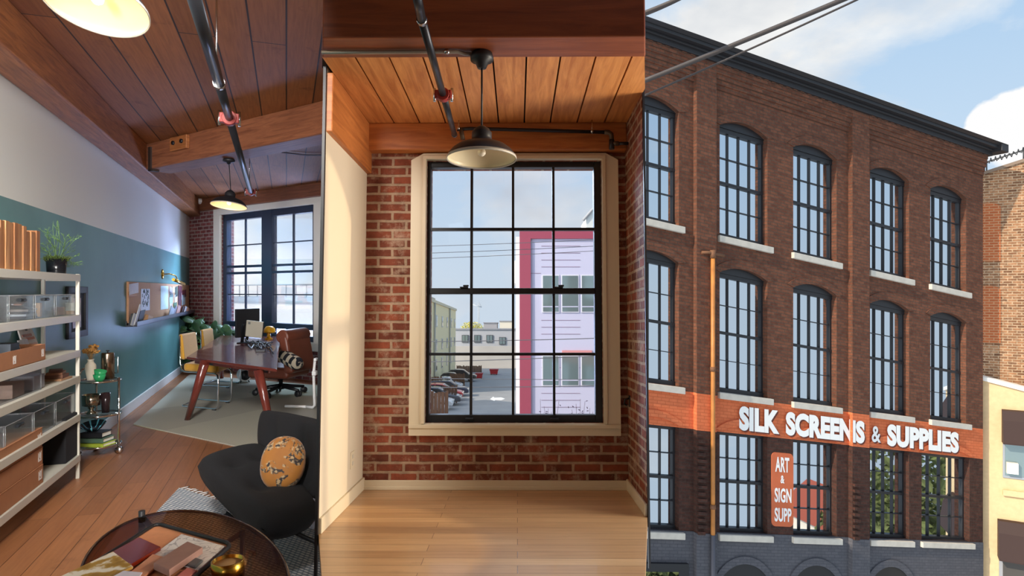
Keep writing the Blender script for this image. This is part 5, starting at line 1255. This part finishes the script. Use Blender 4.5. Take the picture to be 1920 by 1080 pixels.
fence(829, 857, 724, 741, 53.6, 'second brown fence panel, behind the nearest one')
fence(804, 828, 707, 722, 61, 'left brown fence panel in the middle of the row')
fence(843, 871, 701, 716, 67.5, 'brown fence panel beside the dark car roofs')
fence(856, 903, 686, 698, 92, 'long far brown fence in front of the grey building')
def car(px, py, b, c, l, s=1.0, ln=4.4):
    k = b/F; a = o2(px, py, b)[0]; f = Fr(L.p(a, b, GZ), r2, d2, u2).turn(.04)
    t = thing('car', l, 'car', f.o, 'cars parked along the fences')
    f = Fr(f.o, f.a*(ln/4.4), f.b, f.c); ln = 4.4
    h = 1.45*s
    prof = [(-ln,.35),(0,.32),(.02,.62),(-.15,.78),(-1.05,.92),(-1.75,h-.05),(-2.5,h),(-3.5,h-.06),(-4.15,.98),(-ln,.92)]
    n = len(prof); m = MB()
    def sec(y, ins): return [(x, y, z if z < .95 else z) for x, z in prof]
    m.prism(Fr(f.p(0,0,0), f.a, f.b, f.c), [(x, z) for x, z in prof], 0, 1.75, 'ac')
    m.build('body', plain('car_paint_%d' % (px*7+py), hx(*c), .25, .3, coat=.6), t, bevel=.12, seg=3)
    g = MB()
    g.prism(f, [(-1.15,.93),(-1.78,h-.1),(-2.45,h-.06),(-2.45,.93)], -.015, 1.765, 'ac'); g.prism(f, [(-2.55,.93),(-2.55,h-.06),(-3.4,h-.1),(-3.95,.97)], -.015, 1.765, 'ac')
    g.add(f, [(-1.03,.15,.95),(-1.03,1.6,.95),(-1.72,1.5,h-.06),(-1.72,.25,h-.06)], [(0,1,2,3)])
    g.build('windows', plain('car_glass', hx(34,40,46), .08), t)
    for x in (-.8, -3.5):
        for y in (.05, 1.70):
            MB().lathe(Fr(f.p(x, y, .33), f.a.normalized(), f.c, f.b), [(0,-.1),(.26,-.1),(.33,-.08),(.33,.08),(.26,.1),(0,.1)], 18).build('wheel', M['black'], t)
    hl = MB()
    for y in (.12, 1.38): hl.box(f, -.08, .03, y, y+.25, .58, .72)
    hl.build('headlights', plain('headlight', hx(226,226,220), .15), t)
    return t
cars = [(838,786,4.4,(196,202,208),'silver car nearest the window, roof just above the sill'), (849,770,4.4,(226,228,228),'white car second in the row'), (864,761,4.4,(72,76,84),'dark grey car third in the row'), (868,752,4.2,(170,50,52),'red car between the dark grey and the navy car'),
        (878,744,4.2,(36,44,66),'navy car in the middle of the row'), (866,735,3.1,(206,210,214),'pale car behind the navy one'), (872,724,3.0,(40,42,46),'black car beside the fence panel'), (893,716,3.8,(58,58,54),'dark car closest to the dumpsters')]
for x, y, ln_, c, l in cars: car(x, y, GZ/p2(x, y, 1)[1], c, l, ln=ln_)
# overhead wires beyond the window
W_ = plain('wire_black', hx(96,98,102), .6)
for j, (ya, yb_, r, l) in enumerate(((461,449,.006,'topmost'), (474,461,.006,'second'), (484,470,.006,'third'), (640,634,.009,'fourth'), (678,667,.009,'fifth'), (709,711,.007,'sixth'), (726,723,.009,'lowest'))):
    pts = []
    for q in range(9):
        x = 770+q*48; y = ya+(yb_-ya)*(x-808)/306+1.2*(1-((x-962)/192)**2); pts.append(tuple(l2(x, y, 20+j*.15)))
    tag(MB().tube(pts, r*1.5, 6).build('overhead_wire', W_), l+' of the thin wires crossing the loft window view', 'wire', 'wires outside the loft window')
rr = random.Random(17); t = thing('bare_shrub', 'bare twiggy shrub with a few dark leaves at the bottom right of the loft window', 'shrub', L.p(o2(1085,820,17)[0], 17, GZ))
m = MB(); lf = MB()
for x0, tops in ((1090, [(1072,768),(1080,757),(1088,748),(1097,752),(1106,765),(1112,772),(1068,775)]), (1030, [(1013,748),(1020,762),(1028,766),(1034,772),(1048,752)])):
    base = V(L.p(o2(x0, 800, 17)[0], 17, GZ+2.0))
    if x0 == 1090: root = base
    m.tube([tuple(L.p(o2(x0,800,17)[0], 17, GZ)), tuple(base)], .03, 6)
    for (x, y) in tops:
        p = l2(x, y, 17+rr.uniform(-.3,.3)); md = (base+p)/2+V((rr.uniform(-.1,.1),0,rr.uniform(0,.1)))
        m.tube([tuple(base), tuple(md), tuple(p)], [.012,.008,.004], 5)
        for q in range(9):
            s_ = rr.uniform(.45, 1); c = base*(1-s_)+p*s_+V((rr.uniform(-.09,.09), rr.uniform(-.1,.1), rr.uniform(-.07,.07)))
            a = V((rr.gauss(0,1), rr.gauss(0,1), rr.gauss(0,1))).normalized(); bb_ = a.orthogonal().normalized(); ff = Fr(c, a, bb_, a.cross(bb_))
            lf.add(ff, [(-.04,0,0),(0,-.018,.004),(.04,0,0),(0,.018,.004)], [(0,1,2,3)])
m.build('twigs', plain('twig_brown', hx(96,76,84), .9), t); lf.build('leaves', plain('dark_leaf', hx(84,64,78), .8), t)
# roofs across the way from the office window
t = thing('rooftop_building', 'white-walled low building with railings across from the office window', 'building', at(500, 640, 42))
f = Fr(at(500, 560, 42), EW, -NE, (0,0,1)); k = 42/F
MB().box(f, -6, 6.5, 0, 6, -6, -.2).build('wall', plain('roof_white', hx(226,232,240), .8), t)
MB().box(f, -6, 6.5, -.2, 6.2, -.2, .12).build('coping', plain('roof_coping', hx(170,186,206), .8), t)
MB().box(f, -3, 4, 3, 6, .12, 1.0).build('roof_box', plain('roof_box_pale', hx(206,214,224), .8), t)
rl = MB()
for j in range(13): rl.tube([(-6+j,.0,.1),(-6+j,.0,.9)], .03, 6, f)
rl.tube([(-6,0,.9),(6.5,0,.9)], .035, 6, f); rl.build('railing', plain('rail_grey', hx(150,164,184), .6), t)
# ================================================================== THE STREET FRONT (right)
SY = 15.0                                     # distance of the reference point of the street front
O3 = at(1350, 740, SY)
U3 = V((3290, 1200, -565)).normalized()
B3 = Fr(O3, U3, NH, (0,0,1))                  # a along the (sloping) courses, b towards the street, c up
def f3(px, py, off=0):
    P = on_plane(px, py, O3+NH*off, NH)-O3
    a = P.dot(UH)/U3.dot(UH); return a, P.z-a*U3.z
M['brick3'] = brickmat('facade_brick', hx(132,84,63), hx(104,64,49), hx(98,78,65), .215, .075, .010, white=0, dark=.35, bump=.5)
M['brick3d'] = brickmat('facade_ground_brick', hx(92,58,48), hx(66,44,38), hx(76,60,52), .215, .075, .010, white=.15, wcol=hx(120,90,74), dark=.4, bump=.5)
M['band3'] = brickmat('painted_orange_brick', hx(226,124,80), hx(216,114,72), hx(202,104,66), .215, .075, .008, dark=.12, bump=.4)
M['grey3'] = brickmat('painted_grey_brick', hx(98,97,102), hx(90,90,95), hx(82,82,88), .215, .075, .008, dark=.15, bump=.4)
M['stone3'] = plain('limestone_sill', hx(206,198,184), .8, noise=.08, nscale=6)
M['iron3'] = plain('charcoal_window', hx(37,37,40), .45)
m, nt, b = newmat('coated_mirror_glass'); b.inputs['Base Color'].default_value = (.62,.68,.74,1); b.inputs['Roughness'].default_value = .015; b.inputs['Metallic'].default_value = 1.0; M['mirror'] = m
uL = f3(1172, 740)[0]; uR = f3(1843, 790)[0]
wTop = (f3(1400, 146)[1]+f3(1750, 260)[1])/2          # underside of the cornice
wB1 = (f3(1340, 742)[1]+f3(1800, 798)[1])/2; wB0 = (f3(1340, 810)[1]+f3(1800, 855)[1])/2
wG = (f3(1440, 1003)[1]+f3(1700, 1010)[1])/2
wBot = f3(1400, 1190)[1]
bld = thing('brick_warehouse', 'four-storey dark brick warehouse with a painted orange sign band and black cornice', 'building', B3.p((uL+uR)/2, -2, wBot))
cols_px = [(None, 1273), (1349.5, 1439), (1487, 1569), (1632, 1704), (1744, 1812)]
ucol = []
for x0, x1 in cols_px:
    b = f3(x1, 640)[0]; a = f3(x0, 640)[0] if x0 else None; ucol.append([a, b])
wid = sum(b-a for a, b in ucol[1:])/4
for c in ucol:
    m_ = c[1]-wid/2 if c[0] is None else (c[0]+c[1])/2; c[0], c[1] = m_-wid/2, m_+wid/2
def avg(pts): return sum(f3(*p)[1] for p in pts)/len(pts)
rows = [dict(sill=avg([(1348,440),(1485,474),(1631,507),(1743,533)]), spring=avg([(1438,262),(1570,299),(1703,342),(1812,372)]), crown=avg([(1390,230),(1522,271),(1664,316),(1777,350)])),
        dict(sill=avg([(1348,734),(1486,754),(1630,771),(1743,786)]), spring=avg([(1442,528),(1566,556),(1706,583),(1812,606)]), crown=avg([(1389,504),(1524,533),(1669,563),(1775,587)])),
        dict(sill=avg([(1348,1001),(1487,1005),(1630,1011)]), spring=avg([(1438,818),(1567,832),(1706,845)]), crown=avg([(1393,801),(1527,816),(1669,829)]))]
w5 = (f3(1728, 900)[0], f3(1818, 900)[0])
def arc(u0, u1, ws, wc, n=14):
    h = wc-ws; half = (u1-u0)/2; R = (half*half+h*h)/(2*h); cy = wc-R; um = (u0+u1)/2; th = math.asin(min(1, half/R))
    return [(um+R*math.sin(th-2*th*j/n), cy+R*math.cos(th-2*th*j/n)) for j in range(n+1)]      # from right to left
holes_up, holes_gr = [], []
for r in (0, 1):
    for c in ucol:
        holes_up.append([(c[0], rows[r]['sill']), (c[1], rows[r]['sill'])]+arc(c[0], c[1], rows[r]['spring'], rows[r]['crown']))
gcol = [list(c) for c in ucol]; gcol[4] = list(w5)
for c in gcol: holes_gr.append([(c[0], rows[2]['sill']), (c[1], rows[2]['sill']), (c[1], rows[2]['spring']), (c[0], rows[2]['spring'])])
TH = -.40
hole_plate(B3, [(uL,wB1),(uR,wB1),(uR,wTop+.3),(uL,wTop+.3)], holes_up, TH, 0).build('brick_wall', M['brick3'], bld)
wS = rows[2]['spring']
MB().box(B3, uL, uR, TH, 0, wB0, wB1).build('painted_band', M['band3'], bld)
# ground storey wall: the window heads reach up to the band
wGt = max(wB0, wS+.0)
def piers(z0, z1, mat, name):
    xs = [uL]+[x for c in gcol for x in c]+[uR]
    m = MB()
    for x0, x1 in zip(xs[::2], xs[1::2]): m.box(B3, x0, x1, TH, 0, z0, z1)
    return m
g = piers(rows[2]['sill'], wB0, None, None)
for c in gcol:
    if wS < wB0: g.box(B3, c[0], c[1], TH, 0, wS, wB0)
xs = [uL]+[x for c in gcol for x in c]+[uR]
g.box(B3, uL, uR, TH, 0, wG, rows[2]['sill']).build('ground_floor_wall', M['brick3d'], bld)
base = MB().box(B3, uL, uR, TH, .012, wBot, wG); base.build('painted_base', M['grey3'], bld)
# arches: raised rings of brick
def ring_arch(c, ws, wc, t, mat, name, bo=.03):
    inn = arc(c[0], c[1], ws, wc); out = arc(c[0]-t*.9, c[1]+t*.9, ws+t*.25, wc+t); n = len(inn); m = MB()
    pts = [(u, 0, w_) for u, w_ in inn]+[(u, 0, w_) for u, w_ in out]+[(u, bo, w_) for u, w_ in inn]+[(u, bo, w_) for u, w_ in out]
    fc = []
    for j in range(n-1): fc += [(2*n+j, 2*n+j+1, 3*n+j+1, 3*n+j), (j, j+1, 2*n+j+1, 2*n+j), (n+j+1, n+j, 3*n+j, 3*n+j+1)]
    fc += [(0, n, 3*n, 2*n), (n-1, 2*n-1, 4*n-1, 3*n-1)]
    m.add(B3, pts, fc); o = m.build(name, mat, bld); return o
for r in (0, 1):
    for c in ucol: ring_arch(c, rows[r]['spring'], rows[r]['crown'], .21, M['brick3'], 'window_arch', .022)
for j, c in enumerate(gcol): ring_arch((c[0], c[1]), rows[2]['spring']+.02, rows[2]['crown']+.02, .16, M['band3'], 'window_arch', .05)
# sashes
def sash(c, ws, wc, sill, arched):
    u0, u1 = c; d0, d1 = -.26, -.16; fwid = .058
    m = MB().box(B3, u0, u0+fwid, d0, d1, sill, ws).box(B3, u1-fwid, u1, d0, d1, sill, ws).box(B3, u0, u1, d0, d1+.02, ws-.10, ws).box(B3, u0, u1, d0, d1+.02, sill, sill+.10)
    zm = sill+.10+(ws-.10-sill-.10)*.5
    m.box(B3, u0, u1, d0, d1+.01, zm-.035, zm+.035)
    g0, g1 = u0+fwid, u1-fwid
    for j in (1, 2, 3):
        x = g0+(g1-g0)*j/4; m.box(B3, x-.010, x+.010, d0+.02, d1-.01, sill+.1, ws-.1)
    for z in (sill+.10+(zm-sill-.10)*.5, zm+(ws-.10-zm)*.5): m.box(B3, g0, g1, d0+.02, d1-.01, z-.010, z+.010)
    if arched:
        a = arc(u0, u1, ws, wc); m.prism(B3, a, d0, d1+.05, 'ac')
    o = m.build('window', M['iron3'], bld, bevel=0)
    MB().box(B3, g0-.01, g1+.01, d0+.035, d0+.045, sill+.08, ws-.08).build('pane', M['mirror'], o)
    MB().box(B3, u0-.06, u1+.12, -.14, .09, sill-.15, sill).build('sill', M['stone3'], bld, bevel=.012)
for r in (0, 1):
    for c in ucol: sash(c, rows[r]['spring'], rows[r]['crown'], rows[r]['sill'], True)
for c in gcol: sash(c, rows[2]['spring'], 0, rows[2]['sill'], False)
# pilasters, corbel courses, cornice
pil = [(f3(1300, 640)[0], f3(1337, 640)[0]), (f3(1590.5, 640)[0], f3(1622, 640)[0])]
for p0_, p1_ in pil:
    MB().box(B3, p0_, p1_, 0, .13, wB1, wTop+.2).build('pilaster', M['brick3'], bld)
    MB().box(B3, p0_, p1_, 0, .13, wB0, wB1).build('painted_pilaster', M['band3'], bld)
    MB().box(B3, p0_, p1_, 0, .13, wG, wB0).build('ground_pilaster', M['brick3d'], bld)
    MB().box(B3, p0_-.01, p1_+.01, 0, .14, wBot, wG).build('base_pilaster', M['grey3'], bld)
co = MB(); hc = .13
spans = [(uL, pil[0][0]), (pil[0][1], pil[1][0]), (pil[1][1], uR)]
for s0, s1 in spans:
    for j in range(4): co.box(B3, s0, s1, 0, .12-.03*j, wTop-.10-.11*(j+1), wTop-.10-.11*j)
    co.box(B3, s0, s1, 0, .14, wTop-.10, wTop+.2)
    n = int((s1-s0)/.22)
    for j in range(n): co.box(B3, s0+(j+.2)*(s1-s0)/n, s0+(j+.72)*(s1-s0)/n, .12, .165, wTop-.02, wTop+.1)
co.build('corbel_courses', M['brick3'], bld)
wC = (f3(1400, 100, .45)[1]+f3(1750, 223, .45)[1])/2
hcn = wC-wTop
M['cornice'] = plain('charcoal_cornice', hx(42,42,45), .5)
cn_ = MB().box(B3, uL, uR+.1, -.3, .20, wTop, wTop+hcn*.42).box(B3, uL, uR+.16, -.3, .27, wTop+hcn*.36, wTop+hcn*.55).box(B3, uL, uR+.22, -.3, .40, wTop+hcn*.55, wTop+hcn*.82)
cn_.prism(Fr(B3.p(0,0,0), B3.b, B3.a, B3.c), [(-.3, wTop+hcn*.8), (.42, wTop+hcn*.8), (.52, wTop+hcn*.98), (-.3, wTop+hcn)], uL, uR+.28, 'ac')
cn_.build('cornice', M['cornice'], bld, bevel=.01)
MB().box(B3, uR+.02, uR+.30, .0, .50, wTop+hcn*.25, wTop+hcn).build('cornice_end', M['cornice'], bld, bevel=.02)
# downpipe
ud = f3(1326.5, 640)[0]; pz0 = f3(1326, 478)[1]
MB().tube([(ud,.20,wBot),(ud,.20,wG)], .055, 10, B3).build('downpipe_base', plain('grey_pipe', hx(84,84,92), .5), bld)
MB().tube([(ud,.20,wG),(ud,.20,pz0)], .05, 10, B3).build('downpipe', plain('rusty_pipe', hx(186,122,60), .5, noise=.25, nscale=3), bld)
cl_ = MB()
for z in (f3(1326,690)[1], f3(1326,945)[1]): cl_.tube([(ud,.20,z-.05),(ud,.20,z+.05)], .066, 10, B3)
cl_.tube([(ud-.28,.16,pz0),(ud-.1,.2,pz0+.03),(ud,.2,pz0+.02),(ud+.32,.2,pz0+.03)], .035, 8, B3).tube([(ud,.2,pz0-.08),(ud,.2,pz0+.1)], .07, 8, B3)
cl_.build('pipe_collars', plain('rust_collar', hx(120,82,56), .8), bld)
# toothed bricks left standing on the pilasters
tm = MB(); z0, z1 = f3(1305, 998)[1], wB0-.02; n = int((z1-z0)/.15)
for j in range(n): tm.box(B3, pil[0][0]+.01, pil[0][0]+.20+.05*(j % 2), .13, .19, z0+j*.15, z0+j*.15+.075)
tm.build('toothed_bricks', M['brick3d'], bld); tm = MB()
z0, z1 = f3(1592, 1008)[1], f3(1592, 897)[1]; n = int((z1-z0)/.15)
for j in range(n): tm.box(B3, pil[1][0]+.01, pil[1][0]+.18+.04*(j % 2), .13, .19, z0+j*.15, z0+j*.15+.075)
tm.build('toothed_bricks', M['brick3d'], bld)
# grey arches at the very bottom, and a door head
for c in gcol[1:4]:
    ring_arch((c[0]+.02, c[1]-.02), wG-1.06, wG-.72, .18, M['grey3'], 'base_arch', .05)
    MB().prism(B3, [(c[0]+.02, wBot), (c[1]-.02, wBot)]+arc(c[0]+.02, c[1]-.02, wG-1.06, wG-.72), .013, .022, 'ac').build('arch_door', M['iron3'], bld)
d0_, d1_ = f3(1195, 1060)[0], f3(1287, 1060)[0]; dz = f3(1250, 1054)[1]
MB().box(B3, d0_, d1_, .012, .10, wBot, dz).build('door_head', M['iron3'], bld)
MB().box(B3, d0_+.1, d1_-.28, .10, .105, wBot, dz-.18).build('door_glass', M['mirror'], bld)
# painted signs
def text_mesh(s, bold=.0):
    cu = bpy.data.curves.new('tmp', 'FONT'); cu.body = s; cu.size = 1; cu.offset = bold; cu.resolution_u = 4; cu.space_character = 1.04
    ob = bpy.data.objects.new('tmp', cu); col.objects.link(ob); bpy.context.view_layer.update()
    me = bpy.data.meshes.new_from_object(ob.evaluated_get(bpy.context.evaluated_depsgraph_get()))
    vs = [(v.co.x, v.co.y) for v in me.vertices]; fs = [tuple(p.vertices) for p in me.polygons]
    bpy.data.objects.remove(ob); bpy.data.curves.remove(cu); bpy.data.meshes.remove(me)
    x0, x1 = min(v[0] for v in vs), max(v[0] for v in vs); y0, y1 = min(v[1] for v in vs), max(v[1] for v in vs)
    return [((x-x0)/(x1-x0), (y-y0)/(y1-y0)) for x, y in vs], fs
def lay_text(mb, s, u0, u1, w0, w1, b, bold=.03):
    vs, fs = text_mesh(s, bold); mb.add(B3, [(u0+x*(u1-u0), b, w0+y*(w1-w0)) for x, y in vs], fs)
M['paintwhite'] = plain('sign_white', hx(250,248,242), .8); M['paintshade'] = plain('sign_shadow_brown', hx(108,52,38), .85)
tops = avg([(1385,762),(1460,770.5),(1622,787),(1663,795),(1797,809)]); bots = avg([(1385,808.5),(1460,814),(1622,830),(1663,836),(1797,848)])
for s, x0, x1 in (('SILK', 1385.5, 1461), ('SCREENS', 1473, 1622), ('&', 1634, 1651), ('SUPPLIES', 1663, 1797.5)):
    a0, a1 = f3(x0, 800, .14)[0], f3(x1, 800, .14)[0]; off = .052
    if s == '&': w0_, w1_ = bots+.06, tops-.10
    else: w0_, w1_ = bots, tops
    if s == 'SCREENS':
        # the last letters run over the pilaster
        ps = 5/7.0
        vs, fs = text_mesh(s, .06)
        a0, a1 = f3(x0, 800, .05)[0], f3(x1, 800, .15)[0]
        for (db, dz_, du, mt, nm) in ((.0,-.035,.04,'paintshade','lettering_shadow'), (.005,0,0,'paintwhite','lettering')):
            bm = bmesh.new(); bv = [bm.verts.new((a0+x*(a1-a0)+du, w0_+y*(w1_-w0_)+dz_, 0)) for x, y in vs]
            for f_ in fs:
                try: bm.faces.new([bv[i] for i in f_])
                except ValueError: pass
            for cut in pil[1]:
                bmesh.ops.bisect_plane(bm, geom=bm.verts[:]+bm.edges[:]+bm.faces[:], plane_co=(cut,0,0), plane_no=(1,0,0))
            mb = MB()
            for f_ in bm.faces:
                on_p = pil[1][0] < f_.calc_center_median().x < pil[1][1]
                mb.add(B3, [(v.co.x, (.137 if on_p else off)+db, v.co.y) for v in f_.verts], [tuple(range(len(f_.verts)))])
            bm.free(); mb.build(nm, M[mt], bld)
        continue
    a0, a1 = f3(x0, 800, .05)[0], f3(x1, 800, .05)[0]
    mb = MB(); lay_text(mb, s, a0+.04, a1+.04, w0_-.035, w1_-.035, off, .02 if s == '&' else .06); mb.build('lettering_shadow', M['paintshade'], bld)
    mb = MB(); lay_text(mb, s, a0, a1, w0_, w1_, off+.005, .02 if s == '&' else .06); mb.build('lettering', M['paintwhite'], bld)
s0, s1 = f3(1446, 915), f3(1487, 925); z0, z1 = f3(1466, 987)[1], f3(1466, 849)[1]
pl_o = rrect(s0[0], s1[0], z0, z1, .12)
MB().prism(B3, pl_o, .0, .012, 'ac').build('painted_sign', plain('sign_orange', hx(206,106,66), .85, noise=.05, nscale=4), bld)
mb = MB(); hgt_ = z1-z0
for s, y0, y1, i0, i1 in (('ART',857,885,.16,.80), ('&',891,906,.40,.58), ('SIGN',915,942,.13,.90), ('SUPP',952,978,.13,.90)):
    wa, wb_ = f3(1466, y1)[1], f3(1466, y0)[1]; du = s1[0]-s0[0]
    lay_text(mb, s, s0[0]+i0*du, s0[0]+i1*du, wa, wb_, .018, .03)
mb.build('lettering', M['paintwhite'], bld)
# ------------------------------------------------------------------ neighbours on the right
M['brick4'] = brickmat('speckled_brick', hx(176,128,92), hx(112,76,54), hx(196,168,136), .215, .075, .012, white=.3, wcol=hx(206,180,150), dark=.45, bump=.6)
M['brick4b'] = brickmat('orange_infill_brick', hx(178,100,60), hx(164,88,52), hx(186,140,104), .215, .075, .012, dark=.15)
nd = V((-.857, .514, 0)); nn_ = V((-.514, -.857, 0)); np0 = at(1838, 545, 18.75)
T4 = Fr((np0.x, np0.y, 0), -nd, nn_, (0,0,1))            # a runs right and towards the lens, b faces the street
def t4(px, py, off=0):
    P = on_plane(px, py, T4.o+nn_*off, nn_)-T4.o; return P.dot(-nd), P.z
tall = thing('old_brick_building', 'taller old speckled brick building beyond the corner of the warehouse', 'building', T4.p(1.5, -2, -8))
zt4 = t4(1884, 314)[1]
k0, k1 = t4(1846, 327), t4(1925, 302); sl = (k1[1]-k0[1])/(k1[0]-k0[0]); tz = lambda a: k0[1]+sl*(a-k0[0])
MB().prism(T4, [(-.4, -9), (3.2, -9), (3.2, tz(3.2)), (-.4, tz(-.4))], -4, 0, 'ac').build('brick_wall', M['brick4'], tall)
MB().prism(T4, [(-.4, tz(-.4)), (3.2, tz(3.2)), (3.2, tz(3.2)+.09), (-.4, tz(-.4)+.09)], -4, .05, 'ac').build('coping', plain('old_coping', hx(130,112,96), .9), tall)
for y0, y1 in ((380, 490), (535, 643)):
    u0, u1 = t4(1832, 435)[0], t4(1876, 435)[0]; w1_ = t4(1860, y0)[1]; w0_ = t4(1860, y1)[1]
    MB().prism(T4, [(u0, w0_), (u1, w0_)]+arc(u0, u1, w1_-.12, w1_), .0, .03, 'ac').build('bricked_up_window', M['brick4b'], tall)
wr_ = MB(); pts = []
for j in range(70):
    x = -.2+j/70*2.6; pts.append((x, .08*math.cos(j*2.2), tz(x)+.34+.08*math.sin(j*2.2)))
wr_.tube(pts, .014, 5, T4); wr_.tube([(-.2,0,tz(-.2)+.34),(2.4,0,tz(2.4)+.34)], .02, 5, T4)
for x in (.15, 1.0, 1.9): wr_.tube([(x,0,tz(x)),(x,0,tz(x)+.42)], .02, 6, T4)
wr_.build('razor_wire', plain('wire_dark', hx(58,60,62), .6), tall)
cd_ = V((-.857, .514, 0)); cn4 = V((-.514, -.857, 0)); cp0 = at(1843, 705, 18.3)
T5 = Fr((cp0.x, cp0.y, 0), -cd_, cn4, (0,0,1))
def t5(px, py, off=0):
    P = on_plane(px, py, T5.o+cn4*off, cn4)-T5.o; return P.dot(-cd_), P.z
cr = thing('stucco_building', 'low cream stucco building with brown awnings at the right edge', 'building', T5.p(1.5, -2, -10))
M['stucco'] = plain('cream_stucco', hx(216,186,142), .9, noise=.06, nscale=9, bump=.6)
zt5 = cp0.z
k2 = t5(1920, 725); sl5 = (k2[1]-zt5)/k2[0]; vz = lambda a: zt5+sl5*a
MB().prism(T5, [(0, -12), (3.0, -12), (3.0, vz(3.0)-.12), (0, vz(0)-.12)], -.35, 0, 'ac').build('wall', M['stucco'], cr)
MB().prism(T5, [(-.03, vz(0)-.12), (3.0, vz(3.0)-.12), (3.0, vz(3.0)), (-.03, vz(0))], -.4, .07, 'ac').build('parapet', M['white'], cr, bevel=.01)
M['awn'] = plain('brown_awning', hx(54,32,25), .6)
for ya, yb2, px, pj in ((767, 828, 1878, .36), (972, 1042, 1870, .40)):
    u0 = t5(px, (ya+yb2)/2)[0]; z1_ = t5(px, ya)[1]; z0_ = t5(px, yb2)[1]
    MB().prism(Fr(T5.p(0,0,0), T5.b, T5.a, T5.c), [(0, z1_), (pj*.35, z1_-.02), (pj*.75, z1_-(z1_-z0_)*.3), (pj, z0_+.04), (pj, z0_), (0, z0_)], u0, u0+1.9, 'ac').build('awning', M['awn'], cr)
def rectw(px0, px1, py0, py1, b0, b1, mat, name, parent=None):
    u0, z0_ = t5(px0, py1); u1, _ = t5(px1, py1); z1_ = t5((px0+px1)/2, py0)[1]; z0_ = t5((px0+px1)/2, py1)[1]
    return MB().box(T5, u0, u1, b0, b1, z0_, z1_).build(name, mat, parent or cr, bevel=.006)
wn = rectw(1880, 1932, 828, 898, .0, .035, plain('blue_grey_trim', hx(150,158,166), .6), 'window')
rectw(1884, 1928, 832, 893, .035, .045, M['dullglass'], 'pane', wn)
rectw(1886, 1908, 866, 886, .04, .20, M['white'], 'air_conditioner', wn)
rectw(1880, 1926, 920, 931, .0, .08, M['stucco'], 'ledge')
w2 = rectw(1873, 1932, 1048, 1100, .0, .035, plain('blue_grey_trim2', hx(150,152,156), .6), 'window')
rectw(1880, 1926, 1053, 1100, .035, .05, plain('louvre_dark', hx(70,66,62), .6), 'louvre', w2)
# ------------------------------------------------------------------ street wires in front of the warehouse
M['cable'] = plain('street_cable', hx(66,60,58), .6)
for (x0, y0, x1, y1, r, l, b0_, b1_) in ((1190, 159, 1600, -9, .034, 'thick twisted cable crossing the cornice of the warehouse', 9.0, 8.0), (1190, 187, 1625, -9, .014, 'thin cable just below the thick one across the cornice', 9.1, 8.2), (1190, 31, 1285, -8, .030, 'short thick cable at the top left of the street view', 8.5, 8.2), (1190, 36, 1290, -8, .010, 'thin wire beside the short cable at the top left of the street view', 8.6, 8.3)):
    pts = []
    for j in range(13):
        s_ = j/12; pts.append(tuple(at(x0+(x1-x0)*s_, y0+(y1-y0)*s_-(6 if r < .02 else 3)*(-4*s_*(1-s_))*.4, b0_+(b1_-b0_)*s_)))
    tag(MB().tube(pts, r, 8).build('street_cable', M['cable']), l, 'cable', 'cables over the street')
# ------------------------------------------------------------------ across the street: what the ground-floor panes mirror
M['leafstreet'] = plain('street_leaf', hx(84,90,46), .8, noise=.5, nscale=.8)
for j, (x, y, z, ra, rc, l) in enumerate(((27,2.5,-17.5,4.2,3.6,'wide green tree mirrored low in the second ground-floor window'), (32,4.5,-18.5,4.5,4.0,'round green tree mirrored in the third ground-floor window'), (36,8,-15.5,4.5,5.5,'tall green tree mirrored in the fourth ground-floor window'), (31,11.5,-12,3.6,6.5,'tallest green tree mirrored in the last ground-floor window'), (22,0,-16.5,3.2,3.4,'green tree mirrored in the first ground-floor window'))):
    t = thing('street_tree', l, 'tree', (x, y, z-rc-3), 'trees across the street')
    crown(Fr((x, y, z)), ra, ra, rc, 2200, 30+j, .34, M['leafstreet'], t)
    MB().tube([(x,y,z-rc-3),(x+.2,y,z-rc*.5),(x,y,z+rc*.5)], [.35,.28,.1], 8).build('trunk', bpy.data.materials['bark'], t)
t = thing('red_roofed_house', 'pale house with a red roof mirrored in the third ground-floor window', 'house', (41.5, 2.8, -24))
MB().box(Fr((41.5,2.8,-24)).turn(.4), -2.8, 2.8, -3, 3, 0, 8.6).build('wall', plain('house_pale', hx(206,196,180), .9), t)
MB().prism(Fr((41.5,2.8,-24)).turn(.4), [(-3.3,8.6),(3.3,8.6),(0,10.6)], -3.5, 3.5, 'ac').build('roof', plain('house_roof', hx(150,74,56), .9), t)
